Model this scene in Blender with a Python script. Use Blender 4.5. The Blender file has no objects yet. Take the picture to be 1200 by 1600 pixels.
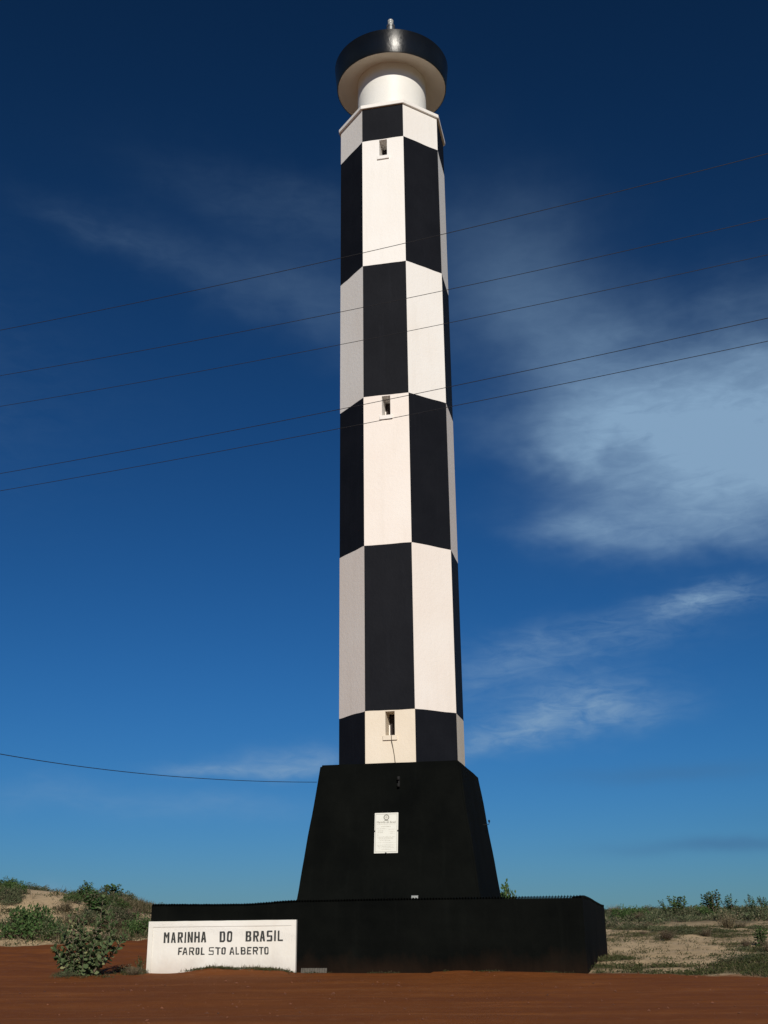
import bpy, bmesh, math, random
from mathutils import Vector, Matrix, noise, Euler

R = math.radians
SC = bpy.context.scene
COL = SC.collection
rnd = random.Random(7)

# ------------------------------------------------------------------ camera
F_PX, W_PX, H_PX = 1720.0, 1200.0, 1600.0
PITCH = math.atan(628.0 / F_PX)
ROLL = -0.01142
EYE = 1.48
_c, _s = math.cos(PITCH), math.sin(PITCH)
_cr, _sr = math.cos(ROLL), math.sin(ROLL)
FWD = Vector((0, _c, _s)); RGT = Vector((1, 0, 0)); UPV = Vector((0, -_s, _c))
CX = RGT * _cr + UPV * _sr
CU = RGT * -_sr + UPV * _cr
cam_d = bpy.data.cameras.new('camera')
cam = bpy.data.objects.new('camera', cam_d)
COL.objects.link(cam)
cam.matrix_world = Matrix(((CX.x, CU.x, -FWD.x, 0), (CX.y, CU.y, -FWD.y, 0), (CX.z, CU.z, -FWD.z, EYE), (0, 0, 0, 1)))
cam_d.sensor_fit = 'VERTICAL'
cam_d.sensor_height = 24.0
cam_d.lens = 24.0 * F_PX / H_PX
cam_d.clip_start = 0.1
cam_d.clip_end = 20000
SC.camera = cam

def ray(px, py):
    """Direction (unit depth in y) seen at a place of the photograph; used to measure real positions."""
    a, b = px - W_PX / 2, py - H_PX / 2
    d = FWD * F_PX + CX * a - CU * b
    return d / d.y

# ------------------------------------------------------------------ light
SUN_EL, SUN_AZ = R(24.0), R(6.5)          # azimuth: from straight behind the viewer towards the right
SKY_STRENGTH = 0.10
w = bpy.data.worlds.new('World'); SC.world = w
w.use_nodes = True
nt = w.node_tree
for n in list(nt.nodes): nt.nodes.remove(n)
sun_dir = Vector((math.sin(SUN_AZ) * math.cos(SUN_EL), -math.cos(SUN_AZ) * math.cos(SUN_EL), math.sin(SUN_EL)))
sl = bpy.data.lights.new('sun', 'SUN'); sl.energy = 4.0; sl.angle = R(0.55); sl.color = (1.0, 0.93, 0.83)
so = bpy.data.objects.new('sun', sl); COL.objects.link(so)
so.rotation_euler = (-sun_dir).to_track_quat('-Z', 'Y').to_euler()
so.location = (10, -30, 40)

def NN(t, tree=nt, **kw):
    n = tree.nodes.new(t)
    for k, v in kw.items(): setattr(n, k, v)
    return n
def lk(a, b, tree=nt): tree.links.new(a, b)
def M(op, a, b=None, c=None, tree=nt, clamp=False):
    n = tree.nodes.new('ShaderNodeMath'); n.operation = op; n.use_clamp = clamp
    for i, v in enumerate((a, b, c)):
        if v is None: continue
        if isinstance(v, (int, float)): n.inputs[i].default_value = v
        else: tree.links.new(v, n.inputs[i])
    return n.outputs[0]

sky = NN('ShaderNodeTexSky', sky_type='NISHITA')
sky.sun_disc = False
sky.sun_elevation = SUN_EL
sky.sun_rotation = math.atan2(sun_dir.x, sun_dir.y)
sky.altitude = 0; sky.air_density = 1.0; sky.dust_density = 0.0; sky.ozone_density = 8.0
# the camera's contrast, applied alike over the whole sky: one power curve per channel
spc = NN('ShaderNodeSeparateColor'); lk(sky.outputs[0], spc.inputs[0])
cmc = NN('ShaderNodeCombineColor')
for ch, (kk_, gg_, sh_) in enumerate(((.145, 1.48, 12.0), (.285, 1.86, 6.0), (.156, 2.18, 10.0))):
    v_ = M('DIVIDE', spc.outputs[ch], M('ADD', 1.0, M('DIVIDE', spc.outputs[ch], sh_)))
    lk(M('MULTIPLY', M('POWER', v_, gg_), kk_), cmc.inputs[ch])
tc = NN('ShaderNodeTexCoord')
sep = NN('ShaderNodeSeparateXYZ'); lk(tc.outputs['Generated'], sep.inputs[0])
az = M('MULTIPLY', M('ARCTAN2', sep.outputs[0], sep.outputs[1]), 57.29578)
el = M('MULTIPLY', M('ARCSINE', sep.outputs[2]), 57.29578)
cmb = NN('ShaderNodeCombineXYZ'); lk(az, cmb.inputs[0]); lk(el, cmb.inputs[1])
def cnoise(sx, sy, rot, scale, detail, rough, seed, dist=0.0):
    mp = NN('ShaderNodeMapping'); mp.inputs['Scale'].default_value = (sx, sy, 1); mp.inputs['Rotation'].default_value = (0, 0, R(rot))
    mp.inputs['Location'].default_value = (seed, seed * 1.7, seed * .3)
    lk(cmb.outputs[0], mp.inputs[0])
    n = NN('ShaderNodeTexNoise'); lk(mp.outputs[0], n.inputs['Vector'])
    n.inputs['Scale'].default_value = scale; n.inputs['Detail'].default_value = detail
    n.inputs['Roughness'].default_value = rough; n.inputs['Distortion'].default_value = dist
    return n.outputs['Fac']
wa = M('SUBTRACT', cnoise(1, 1.6, 0, .16, 4, .55, 3.1), .5)
wb = M('SUBTRACT', cnoise(1, 1.6, 0, .16, 4, .55, 9.7), .5)
fine = cnoise(1, 3.2, -8, .55, 7, .62, 1.3, .6)
med = cnoise(1, 2.0, -12, .16, 5, .55, 5.2, .4)
# cirrus and low cloud banks by compass bearing and height above the horizon:
# az, el, half width, fade upwards, fade downwards, tilt, amount, texture
BANKS = [
    (18.3, 22.8, 8.6, 4.6, 2.4, -5, 1.0, .22), (16.5, 18.3, 6.6, 2.6, 1.5, -7, .60, .30), (17.0, 20.4, 5.5, 1.6, 1.6, -4, .42, .25), (21.5, 21.5, 5.0, 4.5, 3.5, 0, .25, .2), (11.6, 22.9, 4.6, 2.4, 1.0, -3, .50, .25), (10.8, 18.9, 3.4, 1.1, .7, -4, .40, .4),
    (9.0, 29.0, 7.0, 5.0, 3.5, -38, .21, .12), (8.0, 32.5, 5.0, 3.2, 3.0, -30, .08, .12), (13.0, 27.0, 6.0, 3.0, 3.0, -10, .17, .3),
    (16.8, 14.4, 3.0, .75, .55, 3, .85, .9), (11.8, 13.3, 5.5, .9, .9, 2, .26, .8), (10.0, 9.2, 4.2, 1.7, .9, 9, .78, .75), (5.8, 8.4, 3.5, 1.2, .7, 8, .40, .8), (6.5, 12.0, 4.6, 1.3, 1.3, 10, .38, .7),
    (-4.8, 7.1, 3.4, .85, .55, 2, .75, .6), (-9.0, 6.8, 2.6, .35, .3, 0, .5, .7), (-9.0, 5.0, 5.0, .7, .7, 0, .20, .5), (-16.0, 5.5, 4.5, .7, .6, 0, .16, .6),
    (-16.0, 33.2, 5.0, 1.0, .8, -8, .09, .5), (-8.5, 32.0, 6.0, 1.8, 1.5, -14, .085, .3), (-5.0, 35.5, 9.0, 1.6, 1.5, -9, .08, .4), (-3.0, 30.5, 5.0, 3.0, 2.5, -20, .12, .2),
    (-15.7, 1.3, 1.0, .5, .4, 0, .30, .4), (40, 20, 16, 8, 5, 0, .5, .6), (-48, 24, 20, 7, 5, 0, .4, .7), (75, 35, 20, 9, 7, 0, .4, .7), (-90, 30, 24, 8, 7, 0, .4, .7),
    (130, 28, 26, 9, 7, 0, .4, .7), (-140, 25, 26, 8, 6, 0, .4, .7),
]
dens = None
for (a0, e0, hw, hu, hl, tilt, amt, tex) in BANKS:
    ct, st = math.cos(R(tilt)), math.sin(R(tilt))
    wk = min(1.0, .25 + hu / 3.0)
    da = M('SUBTRACT', M('ADD', az, M('MULTIPLY', wa, 6.0 * wk)), a0); de = M('SUBTRACT', M('ADD', el, M('MULTIPLY', wb, 5.0 * wk)), e0)
    u = M('DIVIDE', M('ADD', M('MULTIPLY', da, ct), M('MULTIPLY', de, st)), hw)
    vv = M('SUBTRACT', M('MULTIPLY', de, ct), M('MULTIPLY', da, st))
    v = M('ADD', M('DIVIDE', M('MAXIMUM', vv, 0.0), hu), M('DIVIDE', M('MINIMUM', vv, 0.0), hl))
    q = M('ADD', M('MULTIPLY', u, u), M('MULTIPLY', v, v))
    g = M('POWER', 2.71828, M('MULTIPLY', q, -1.25))
    t = M('ADD', 1 - tex, M('MULTIPLY', M('MULTIPLY', M('SUBTRACT', fine, .3), 2.6), tex), clamp=True)
    g = M('MULTIPLY', M('MULTIPLY', g, t), amt)
    dens = g if dens is None else M('ADD', dens, g)
dens = M('MULTIPLY', dens, M('ADD', .78, M('MULTIPLY', med, .42)), clamp=True)
mixc = NN('ShaderNodeMix', data_type='RGBA')
lk(dens, mixc.inputs['Factor']); lk(cmc.outputs[0], mixc.inputs['A'])
mixc.inputs['B'].default_value = (2.25, 3.6, 5.25, 1)
# thin grey stratus low over the horizon
gd = None
for (a0, e0, hw, hh, amt) in ((16.5, 2.9, 5.0, .38, .55), (14.0, 6.3, 5.5, .5, .35), (30, 4, 9, .5, .5), (-36, 3.5, 9, .5, .5)):
    u = M('DIVIDE', M('SUBTRACT', M('ADD', az, M('MULTIPLY', wa, 4.0)), a0), hw); v = M('DIVIDE', M('SUBTRACT', M('ADD', el, M('MULTIPLY', wb, 1.2)), e0), hh)
    g = M('MULTIPLY', M('POWER', 2.71828, M('MULTIPLY', M('ADD', M('MULTIPLY', u, u), M('MULTIPLY', v, v)), -1.2)), amt)
    gd = g if gd is None else M('ADD', gd, g)
mixg = NN('ShaderNodeMix', data_type='RGBA')
lk(gd, mixg.inputs['Factor']); lk(mixc.outputs['Result'], mixg.inputs['A']); mixg.inputs['B'].default_value = (.55, 1.55, 3.1, 1)
bg = NN('ShaderNodeBackground'); bg.inputs['Strength'].default_value = SKY_STRENGTH
lk(mixg.outputs['Result'], bg.inputs['Color'])
wo = NN('ShaderNodeOutputWorld'); lk(bg.outputs[0], wo.inputs['Surface'])

SC.view_settings.view_transform = 'Standard'
SC.view_settings.look = 'None'
SC.view_settings.exposure = 0.0
SC.view_settings.gamma = 1.0
SC.view_settings.use_curve_mapping = False

# ------------------------------------------------------------------ helpers
def tag(o, label=None, cat=None, group=None, kind=None):
    if label: o['label'] = label
    if cat: o['category'] = cat
    if group: o['group'] = group
    if kind: o['kind'] = kind
    return o
def empty(name, loc=(0, 0, 0), rz=0.0, label=None, cat=None, group=None):
    o = bpy.data.objects.new(name, None); COL.objects.link(o)
    o.location = loc; o.rotation_euler = (0, 0, rz); o.empty_display_size = .3
    return tag(o, label, cat, group)
def link(name, me, mat=None, parent=None, smooth=False, loc=None):
    o = bpy.data.objects.new(name, me); COL.objects.link(o)
    if mat is not None and len(me.materials) == 0: me.materials.append(mat)
    if parent is not None: o.parent = parent
    if loc is not None: o.location = loc
    if smooth: me.polygons.foreach_set('use_smooth', [True] * len(me.polygons))
    return o
def bm_obj(name, bm, mat=None, parent=None, smooth=False, loc=None, recalc=True):
    if recalc: bmesh.ops.recalc_face_normals(bm, faces=bm.faces)
    me = bpy.data.meshes.new(name); bm.to_mesh(me); bm.free()
    return link(name, me, mat, parent, smooth, loc)
def box(bm, x0, x1, y0, y1, z0, z1, bevel=0.0):
    vs = [bm.verts.new((x, y, z)) for z in (z0, z1) for y in (y0, y1) for x in (x0, x1)]
    fs = [(0, 2, 3, 1), (4, 5, 7, 6), (0, 1, 5, 4), (2, 6, 7, 3), (0, 4, 6, 2), (1, 3, 7, 5)]
    faces = [bm.faces.new([vs[i] for i in f]) for f in fs]
    if bevel > 0:
        ed = list({e for f in faces for e in f.edges})
        bmesh.ops.bevel(bm, geom=ed, offset=bevel, segments=2, affect='EDGES', profile=.5)
    return vs
def lathe(bm, prof, n=96, close=False):
    rings = []
    for (r, z) in prof:
        rings.append([bm.verts.new((r * math.cos(2 * math.pi * i / n), r * math.sin(2 * math.pi * i / n), z)) for i in range(n)])
    for a, b in zip(rings[:-1], rings[1:]):
        for i in range(n):
            bm.faces.new((a[i], a[(i + 1) % n], b[(i + 1) % n], b[i]))
    if close:
        bm.faces.new(rings[0][::-1]); bm.faces.new(rings[-1])
def tube(bm, pts, rad, n=6, cap=True):
    rings = []
    for i, p in enumerate(pts):
        p = Vector(p)
        d = (Vector(pts[min(i + 1, len(pts) - 1)]) - Vector(pts[max(i - 1, 0)])).normalized()
        up = Vector((0, 0, 1)) if abs(d.z) < .9 else Vector((1, 0, 0))
        a = d.cross(up).normalized(); b = d.cross(a)
        r = rad[i] if isinstance(rad, (list, tuple)) else rad
        rings.append([bm.verts.new(p + (a * math.cos(2 * math.pi * k / n) + b * math.sin(2 * math.pi * k / n)) * r) for k in range(n)])
    for a, b in zip(rings[:-1], rings[1:]):
        for k in range(n): bm.faces.new((a[k], a[(k + 1) % n], b[(k + 1) % n], b[k]))
    if cap:
        bm.faces.new(rings[0]); bm.faces.new(rings[-1][::-1])
def sstep(a, b, x):
    t = min(1.0, max(0.0, (x - a) / (b - a))); return t * t * (3 - 2 * t)
def lerp(a, b, t): return a + (b - a) * t
def pw(xs, ys, x):
    if x <= xs[0]: return ys[0]
    for i in range(1, len(xs)):
        if x <= xs[i]:
            t = (x - xs[i - 1]) / (xs[i] - xs[i - 1]); t = t * t * (3 - 2 * t)
            return lerp(ys[i - 1], ys[i], t)
    return ys[-1]
def N2(x, y, s, z=0.0): return noise.noise(Vector((x * s, y * s, z)))

# ------------------------------------------------------------------ materials
def mat(name):
    m = bpy.data.materials.new(name); m.use_nodes = True
    t = m.node_tree; b = t.nodes['Principled BSDF']
    return m, t, b
def ramp(t, fac, stops):
    n = t.nodes.new('ShaderNodeValToRGB'); e = n.color_ramp.elements
    while len(e) < len(stops): e.new(.5)
    for i, (p, c) in enumerate(stops):
        e[i].position = p; e[i].color = (*c, 1) if len(c) == 3 else c
    t.links.new(fac, n.inputs[0]); return n.outputs[0]
def tnoise(t, scale, detail=4, rough=.55, stretch=(1, 1, 1), coord='Object', dist=0.0):
    tcn = t.nodes.new('ShaderNodeTexCoord'); mp = t.nodes.new('ShaderNodeMapping')
    mp.inputs['Scale'].default_value = stretch
    if coord == 'World':
        g = t.nodes.new('ShaderNodeNewGeometry'); t.links.new(g.outputs['Position'], mp.inputs[0])
    else: t.links.new(tcn.outputs[coord], mp.inputs[0])
    n = t.nodes.new('ShaderNodeTexNoise'); t.links.new(mp.outputs[0], n.inputs['Vector'])
    n.inputs['Scale'].default_value = scale; n.inputs['Detail'].default_value = detail
    n.inputs['Roughness'].default_value = rough; n.inputs['Distortion'].default_value = dist
    return n.outputs['Fac']
def mixcol(t, fac, a, b, mode='MIX'):
    n = t.nodes.new('ShaderNodeMix'); n.data_type = 'RGBA'; n.blend_type = mode
    for k, v in (('Factor', fac), ('A', a), ('B', b)):
        s = n.inputs[k] if k != 'Factor' else n.inputs['Factor']
        if isinstance(v, (int, float)): s.default_value = v
        elif isinstance(v, tuple): s.default_value = (*v, 1)
        else: t.links.new(v, s)
    return n.outputs['Result']
def bump(t, b, h, strength, dist=.02):
    n = t.nodes.new('ShaderNodeBump'); n.inputs['Strength'].default_value = strength; n.inputs['Distance'].default_value = dist
    t.links.new(h, n.inputs['Height']); t.links.new(n.outputs[0], b.inputs['Normal'])

def dust(t, col, top, amt, c=(.20, .085, .038)):
    g = t.nodes.new('ShaderNodeNewGeometry'); sp = t.nodes.new('ShaderNodeSeparateXYZ'); t.links.new(g.outputs['Position'], sp.inputs[0])
    n = tnoise(t, 1.6, 6, .65, (1, 1, .6), coord='World')
    f = M('MULTIPLY', M('SUBTRACT', M('MULTIPLY', n, 2.2 * top, tree=t), sp.outputs[2], tree=t), 1.0 / top, tree=t, clamp=True)
    return mixcol(t, M('MULTIPLY', f, amt, tree=t), col, c)
def paint_white(name, base, warm, rough=.6, stain=.7, splash=0.0):
    m, t, b = mat(name)
    big = tnoise(t, .35, 4, .6, coord='World')
    col = ramp(t, big, [(.3, base), (.72, warm)])
    streak = tnoise(t, 3.2, 5, .6, (1, 1, .09), coord='World')
    sf = ramp(t, streak, [(.52, (0, 0, 0)), (.78, (1, 1, 1))])
    col = mixcol(t, M('MULTIPLY', sf, .16 * stain, tree=t), col, (.50, .43, .33))
    sp = tnoise(t, 14, 3, .7, coord='World')
    sf2 = ramp(t, sp, [(.66, (0, 0, 0)), (.76, (1, 1, 1))])
    col = mixcol(t, M('MULTIPLY', sf2, .18 * stain, tree=t), col, (.42, .36, .28))
    if splash: col = dust(t, col, .55, splash)
    t.links.new(col, b.inputs['Base Color'])
    b.inputs['Roughness'].default_value = rough
    bump(t, b, tnoise(t, 9, 6, .65, coord='World'), .25, .03)
    return m
def paint_black(name, base, pale, rough, bump_s=.3, spec=.4, splash=0.0):
    m, t, b = mat(name)
    big = tnoise(t, .8, 6, .62, coord='World')
    col = ramp(t, big, [(.35, base), (.75, pale)])
    streak = tnoise(t, 4, 5, .6, (1, 1, .08), coord='World')
    sf = ramp(t, streak, [(.55, (0, 0, 0)), (.8, (1, 1, 1))])
    col = mixcol(t, M('MULTIPLY', sf, .30, tree=t), col, tuple(x * 1.6 for x in pale))
    if splash: col = dust(t, col, .5, splash)
    t.links.new(col, b.inputs['Base Color'])
    b.inputs['Roughness'].default_value = rough
    b.inputs['Specular IOR Level'].default_value = spec
    bump(t, b, tnoise(t, 8, 6, .65, coord='World'), bump_s, .03)
    return m
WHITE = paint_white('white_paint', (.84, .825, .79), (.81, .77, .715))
WHITE_BOUNCE = paint_white('lower_white_bounce_tint', (.83, .775, .715), (.79, .71, .635), stain=.9)  # pinkish ground bounce put into the colour of the lower white bands
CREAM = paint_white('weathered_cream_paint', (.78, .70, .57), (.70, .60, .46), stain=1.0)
DRUMW = paint_white('drum_paint', (.82, .82, .78), (.77, .75, .69), rough=.42, stain=.4)
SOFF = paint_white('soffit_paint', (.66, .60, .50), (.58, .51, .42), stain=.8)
SIGNW = paint_white('sign_paint', (.80, .79, .74), (.72, .69, .61), stain=.9, splash=.22)
BLACK = paint_black('black_paint', (.0055, .0063, .0092), (.0090, .0100, .0135), .65, .25, .10)
BLACKD = paint_black('dull_black_paint', (.0022, .0028, .0025), (.0048, .0056, .0047), .9, .4, .05, .05)
RIMB = paint_black('gloss_black_paint', (.003, .0035, .0035), (.006, .0065, .006), .34, .22, .7)
_b = RIMB.node_tree.nodes['Principled BSDF']; _tg = RIMB.node_tree.nodes.new('ShaderNodeTangent'); _tg.direction_type = 'RADIAL'; _tg.axis = 'Z'
RIMB.node_tree.links.new(_tg.outputs[0], _b.inputs['Tangent']); _b.inputs['Anisotropic'].default_value = .85; _b.inputs['Anisotropic Rotation'].default_value = .25

def simple(name, col, rough=.6, metal=0.0, var=.2, scale=8):
    m, t, b = mat(name)
    nz = tnoise(t, scale, 4, .6)
    c = ramp(t, nz, [(.3, tuple(x * (1 - var) for x in col)), (.7, tuple(min(1, x * (1 + var)) for x in col))])
    t.links.new(c, b.inputs['Base Color']); b.inputs['Roughness'].default_value = rough; b.inputs['Metallic'].default_value = metal
    return m
DARKIN = simple('dark_interior', (.03, .022, .02), .9)
WIREM = simple('wire_black', (.012, .012, .014), .6)
CABLEM = simple('cable_brown', (.10, .085, .06), .7)
LETTER = simple('letter_paint', (.030, .032, .030), .7, var=.5, scale=20)
CLIPM = simple('clip_black', (.008, .008, .008), .9)
PLAQ = simple('plaque_enamel', (.74, .74, .66), .35, var=.05, scale=3)
PRINT = simple('plaque_print', (.17, .16, .13), .6)
PRINTL = simple('plaque_print_pale', (.46, .44, .37), .6)
STEEL = simple('grey_metal', (.30, .31, .30), .35, .8)
FIBRE = simple('fibre_cement', (.11, .10, .082), .85, var=.3)
LAMPG = simple('lamp_glass', (.36, .37, .35), .15)

# ------------------------------------------------------------------ terrain shape
AX, AY, YAW = 0.5063, 36.0, 0.20817       # axis of the tower and the turn of its front to the left
def to_local(x, y):
    dx, dy = x - AX, y - AY
    c, s = math.cos(YAW), math.sin(YAW)
    return dx * c - dy * s, dx * s + dy * c
def to_world(lx, ly):
    c, s = math.cos(YAW), math.sin(YAW)
    return AX + lx * c + ly * s, AY - lx * s + ly * c
def height(x, y):
    d = math.hypot(x, y)
    a = math.degrees(math.atan2(x, y)) if y > 0 else 90.0 * (1 if x > 0 else -1)
    right = pw([0, 30, 38, 48, 60, 75, 100, 150, 260], [0, 0, .16, .40, .62, .86, 1.12, 1.28, 1.32], d)
    left_flat = pw([0, 30, 45, 60, 90, 150, 260], [0, .02, .15, .34, .8, 1.15, 1.3], d)
    k = sstep(-2, 6, a) if y > 0 else sstep(-5, 5, x)
    z = lerp(left_flat, right, k)
    if y > 20 and a < 4:
        crest = pw([-45, -30, -21, -17.5, -16, -14.5, -13, -11, -8, -3, 3], [2.2, 3.0, 3.5, 3.05, 2.85, 2.45, 2.2, 1.65, 1.2, .7, .2], a)
        dist0 = 58 + 5 * N2(a, 0, .11, 4)
        up = sstep(dist0, dist0 + 15, d); down = 1 - sstep(dist0 + 19, dist0 + 75, d) * .75
        z += max(0.0, (crest - .55)) * up * down * (1 + .08 * N2(x, y, .25, 7))
    rough = sstep(30, 44, d) * (1 - .55 * sstep(60, 140, d))
    if a > 2: rough = sstep(27, 34, d) * (1 - .5 * sstep(90, 180, d))
    z += rough * (.17 * N2(x, y, .17) + .10 * N2(x, y, .5, 3) + .05 * N2(x, y, 1.3, 6))
    lx, ly = to_local(x, y)
    # low bank of earth against the sign wall
    if ly < -4.6:
        b = math.exp(-((ly + 5.35) / .55) ** 2)
        prof = .22 * math.exp(-((lx + 4.2) / .75) ** 2) + .17 * math.exp(-((lx + 3.1) / .5) ** 2) + .12 * math.exp(-((lx + 2.4) / .4) ** 2) + .04 * sstep(-2.2, -1, lx)
        z += prof * b * .68
    z += .018 * N2(x, y, .6, 2) + .010 * N2(x, y, 2.1, 5)
    z += -.05 * sstep(29, 20, d) * 0
    return z
def red_sd(x, y):
    """Signed distance-like field, positive on the red earth."""
    d = math.hypot(x, y); a = math.degrees(math.atan2(x, y)) if y > 0 else 90.0 * (1 if x > 0 else -1)
    far = pw([-60, -30, -20, -14, -11, -6, 2, 6, 9, 10.4, 12, 16, 20, 30, 60], [70, 62, 56, 57, 60, 60, 52, 38, 30.9, 30.9, 30.6, 29.8, 29.0, 27, 24], a)
    return far - d

# ------------------------------------------------------------------ ground
def ground_material():
    m, t, b = mat('earth_and_sand')
    at = t.nodes.new('ShaderNodeAttribute'); at.attribute_name = 'red'
    ag = t.nodes.new('ShaderNodeAttribute'); ag.attribute_name = 'green'
    n1 = tnoise(t, .55, 6, .65, coord='World')
    n2 = tnoise(t, 3.0, 5, .6, coord='World')
    nf = tnoise(t, 30, 3, .6, coord='World')
    tracks = tnoise(t, .7, 5, .6, (.16, 1.6, 1), coord='World', dist=.4)
    red = ramp(t, n1, [(.3, (.185, .055, .010)), (.55, (.23, .071, .0125)), (.75, (.29, .10, .024))])
    red = mixcol(t, ramp(t, tracks, [(.42, (0, 0, 0)), (.62, (.75, .75, .75))]), red, (.165, .048, .0105))
    red = mixcol(t, ramp(t, n2, [(.55, (0, 0, 0)), (.8, (.45, .45, .45))]), red, (.31, .14, .062))
    red = mixcol(t, ramp(t, nf, [(.60, (0, 0, 0)), (.74, (.5, .5, .5))]), red, (.10, .032, .012))
    gp = t.nodes.new('ShaderNodeNewGeometry'); sq = t.nodes.new('ShaderNodeSeparateXYZ'); t.links.new(gp.outputs['Position'], sq.inputs[0])
    wander = tnoise(t, .09, 2, .5, coord='World'); brk = tnoise(t, .5, 4, .6, (.3, 1, 1), coord='World')
    rut = None
    for y0, sl, wd in ((18.6, .03, .16), (20.1, .03, .16), (23.4, -.02, .15), (24.9, -.02, .15), (26.9, .015, .13)):
        dv = M('SUBTRACT', M('ADD', sq.outputs[1], M('MULTIPLY', sq.outputs[0], sl, tree=t), tree=t), M('ADD', y0 - 1.2, M('MULTIPLY', wander, 2.4, tree=t), tree=t), tree=t)
        g_ = M('POWER', 2.71828, M('MULTIPLY', M('MULTIPLY', dv, dv, tree=t), -1.0 / (wd * wd), tree=t), tree=t)
        rut = g_ if rut is None else M('ADD', rut, g_, tree=t)
    rut = M('MULTIPLY', rut, M('MULTIPLY', M('SUBTRACT', brk, .32, tree=t), 2.2, tree=t, clamp=True), tree=t, clamp=True)
    red = mixcol(t, M('MULTIPLY', rut, .28, tree=t), red, (.33, .145, .058))
    sand = ramp(t, n1, [(.25, (.43, .31, .17)), (.5, (.53, .395, .235)), (.75, (.60, .46, .285))])
    sand = mixcol(t, ramp(t, n2, [(.5, (0, 0, 0)), (.75, (.55, .55, .55))]), sand, (.20, .15, .09))
    sand = mixcol(t, ramp(t, nf, [(.55, (0, 0, 0)), (.72, (.35, .35, .35))]), sand, (.16, .13, .08))
    litter = ramp(t, n2, [(.3, (.055, .052, .028)), (.7, (.12, .105, .058))])
    sand = mixcol(t, ag.outputs['Fac'], sand, litter)
    sd = M('ADD', at.outputs['Fac'], M('MULTIPLY', M('SUBTRACT', n2, .5, tree=t), 1.6, tree=t), tree=t)
    sd = M('ADD', sd, M('MULTIPLY', M('SUBTRACT', n1, .5, tree=t), 2.4, tree=t), tree=t)
    k = M('ADD', M('MULTIPLY', sd, 1.3, tree=t), .5, tree=t, clamp=True)
    col = mixcol(t, k, sand, red)
    t.links.new(col, b.inputs['Base Color'])
    b.inputs['Roughness'].default_value = .95; b.inputs['Specular IOR Level'].default_value = .15
    hb = M('SUBTRACT', M('ADD', M('MULTIPLY', n2, .7, tree=t), M('MULTIPLY', nf, .35, tree=t), tree=t), M('MULTIPLY', rut, .5, tree=t), tree=t)
    bump(t, b, hb, .55, .06)
    return m
GROUND = ground_material()
def green_mask(x, y):
    d = math.hypot(x, y); a = math.degrees(math.atan2(x, y)) if y > 0 else 90
    g = sstep(-.05, .35, N2(x, y * .55, .33, 11) + .4 * N2(x, y, 1.0, 12))
    if a > 0:
        strip = sstep(2.6, .2, abs(-red_sd(x, y) - 1.4)) * .85 * sstep(-.25, .25, N2(x * .5, y, .6, 21))
        bare = math.exp(-((a - 11.0) / 1.6) ** 2) * sstep(36, 39, d) * (1 - sstep(50, 56, d))
        bare = math.exp(-(abs(a - 11.3) / 1.9) ** 4) * sstep(34.5, 37, d) * (1 - sstep(48, 54, d))
        bare = max(bare, .8 * math.exp(-((a - 13.8) / 1.6) ** 2) * sstep(37, 40, d) * (1 - sstep(44, 48, d)))
        g = max(g * .9, strip, sstep(58, 85, d) * .95) * (1 - .9 * bare)
    else:
        bare = math.exp(-(abs(a + 16.8) / 1.7) ** 4) * sstep(57, 60, d)
        g = max(g * .8, sstep(95, 120, d) * .9) * (1 - .95 * bare)
    return min(1.0, max(0.0, g))
def build_ground():
    azs = []
    a = -180.0
    while a < 180.0:
        azs.append(a)
        if -24 <= a < 24: a += .16
        elif -40 <= a < 40: a += .6
        else: a += 4.0
    rs = [0.0]; r = 2.0
    while r < 6000:
        rs.append(r)
        r *= 1.011 if 15 < r < 130 else (1.03 if r < 300 else 1.15)
    na = len(azs)
    verts = [(0, 0, height(0, .01))]; red = [20.0]; grn = [0.0]
    for r in rs[1:]:
        for a in azs:
            x, y = r * math.sin(R(a)), r * math.cos(R(a))
            verts.append((x, y, height(x, y))); red.append(red_sd(x, y)); grn.append(green_mask(x, y) if 20 < r < 400 else (.7 if r >= 400 else 0))
    groups = {'dirt_road': [], 'sandy_ground': [], 'sand_dune': []}
    for i in range(na):
        groups['dirt_road'].append((0, 1 + (i + 1) % na, 1 + i))
    for k in range(len(rs) - 2):
        b0 = 1 + k * na; b1 = b0 + na
        for i in range(na):
            j = (i + 1) % na
            f = (b0 + i, b0 + j, b1 + j, b1 + i)
            sd = red[b0 + i]
            am = azs[i]
            key = 'dirt_road' if sd > -.4 else ('sand_dune' if (-34 < am < -4 and rs[k + 1] < 130) else 'sandy_ground')
            groups[key].append(f)
    for name, fs in groups.items():
        used = sorted({v for f in fs for v in f}); mp = {v: i for i, v in enumerate(used)}
        me = bpy.data.meshes.new(name)
        me.from_pydata([verts[v] for v in used], [], [[mp[v] for v in f][::-1] for f in fs])
        for nm, src in (('red', red), ('green', grn)):
            at = me.attributes.new(nm, 'FLOAT', 'POINT'); at.data.foreach_set('value', [src[v] for v in used])
        o = link(name, me, GROUND, None, True); o['kind'] = 'structure'
        lab = {'dirt_road': 'red bare earth road in front of the lighthouse', 'sandy_ground': 'pale scrubby sand stretching to the horizon', 'sand_dune': 'low sand dune with shrubs left of the lighthouse'}[name]
        o['label'] = lab
build_ground()

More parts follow.
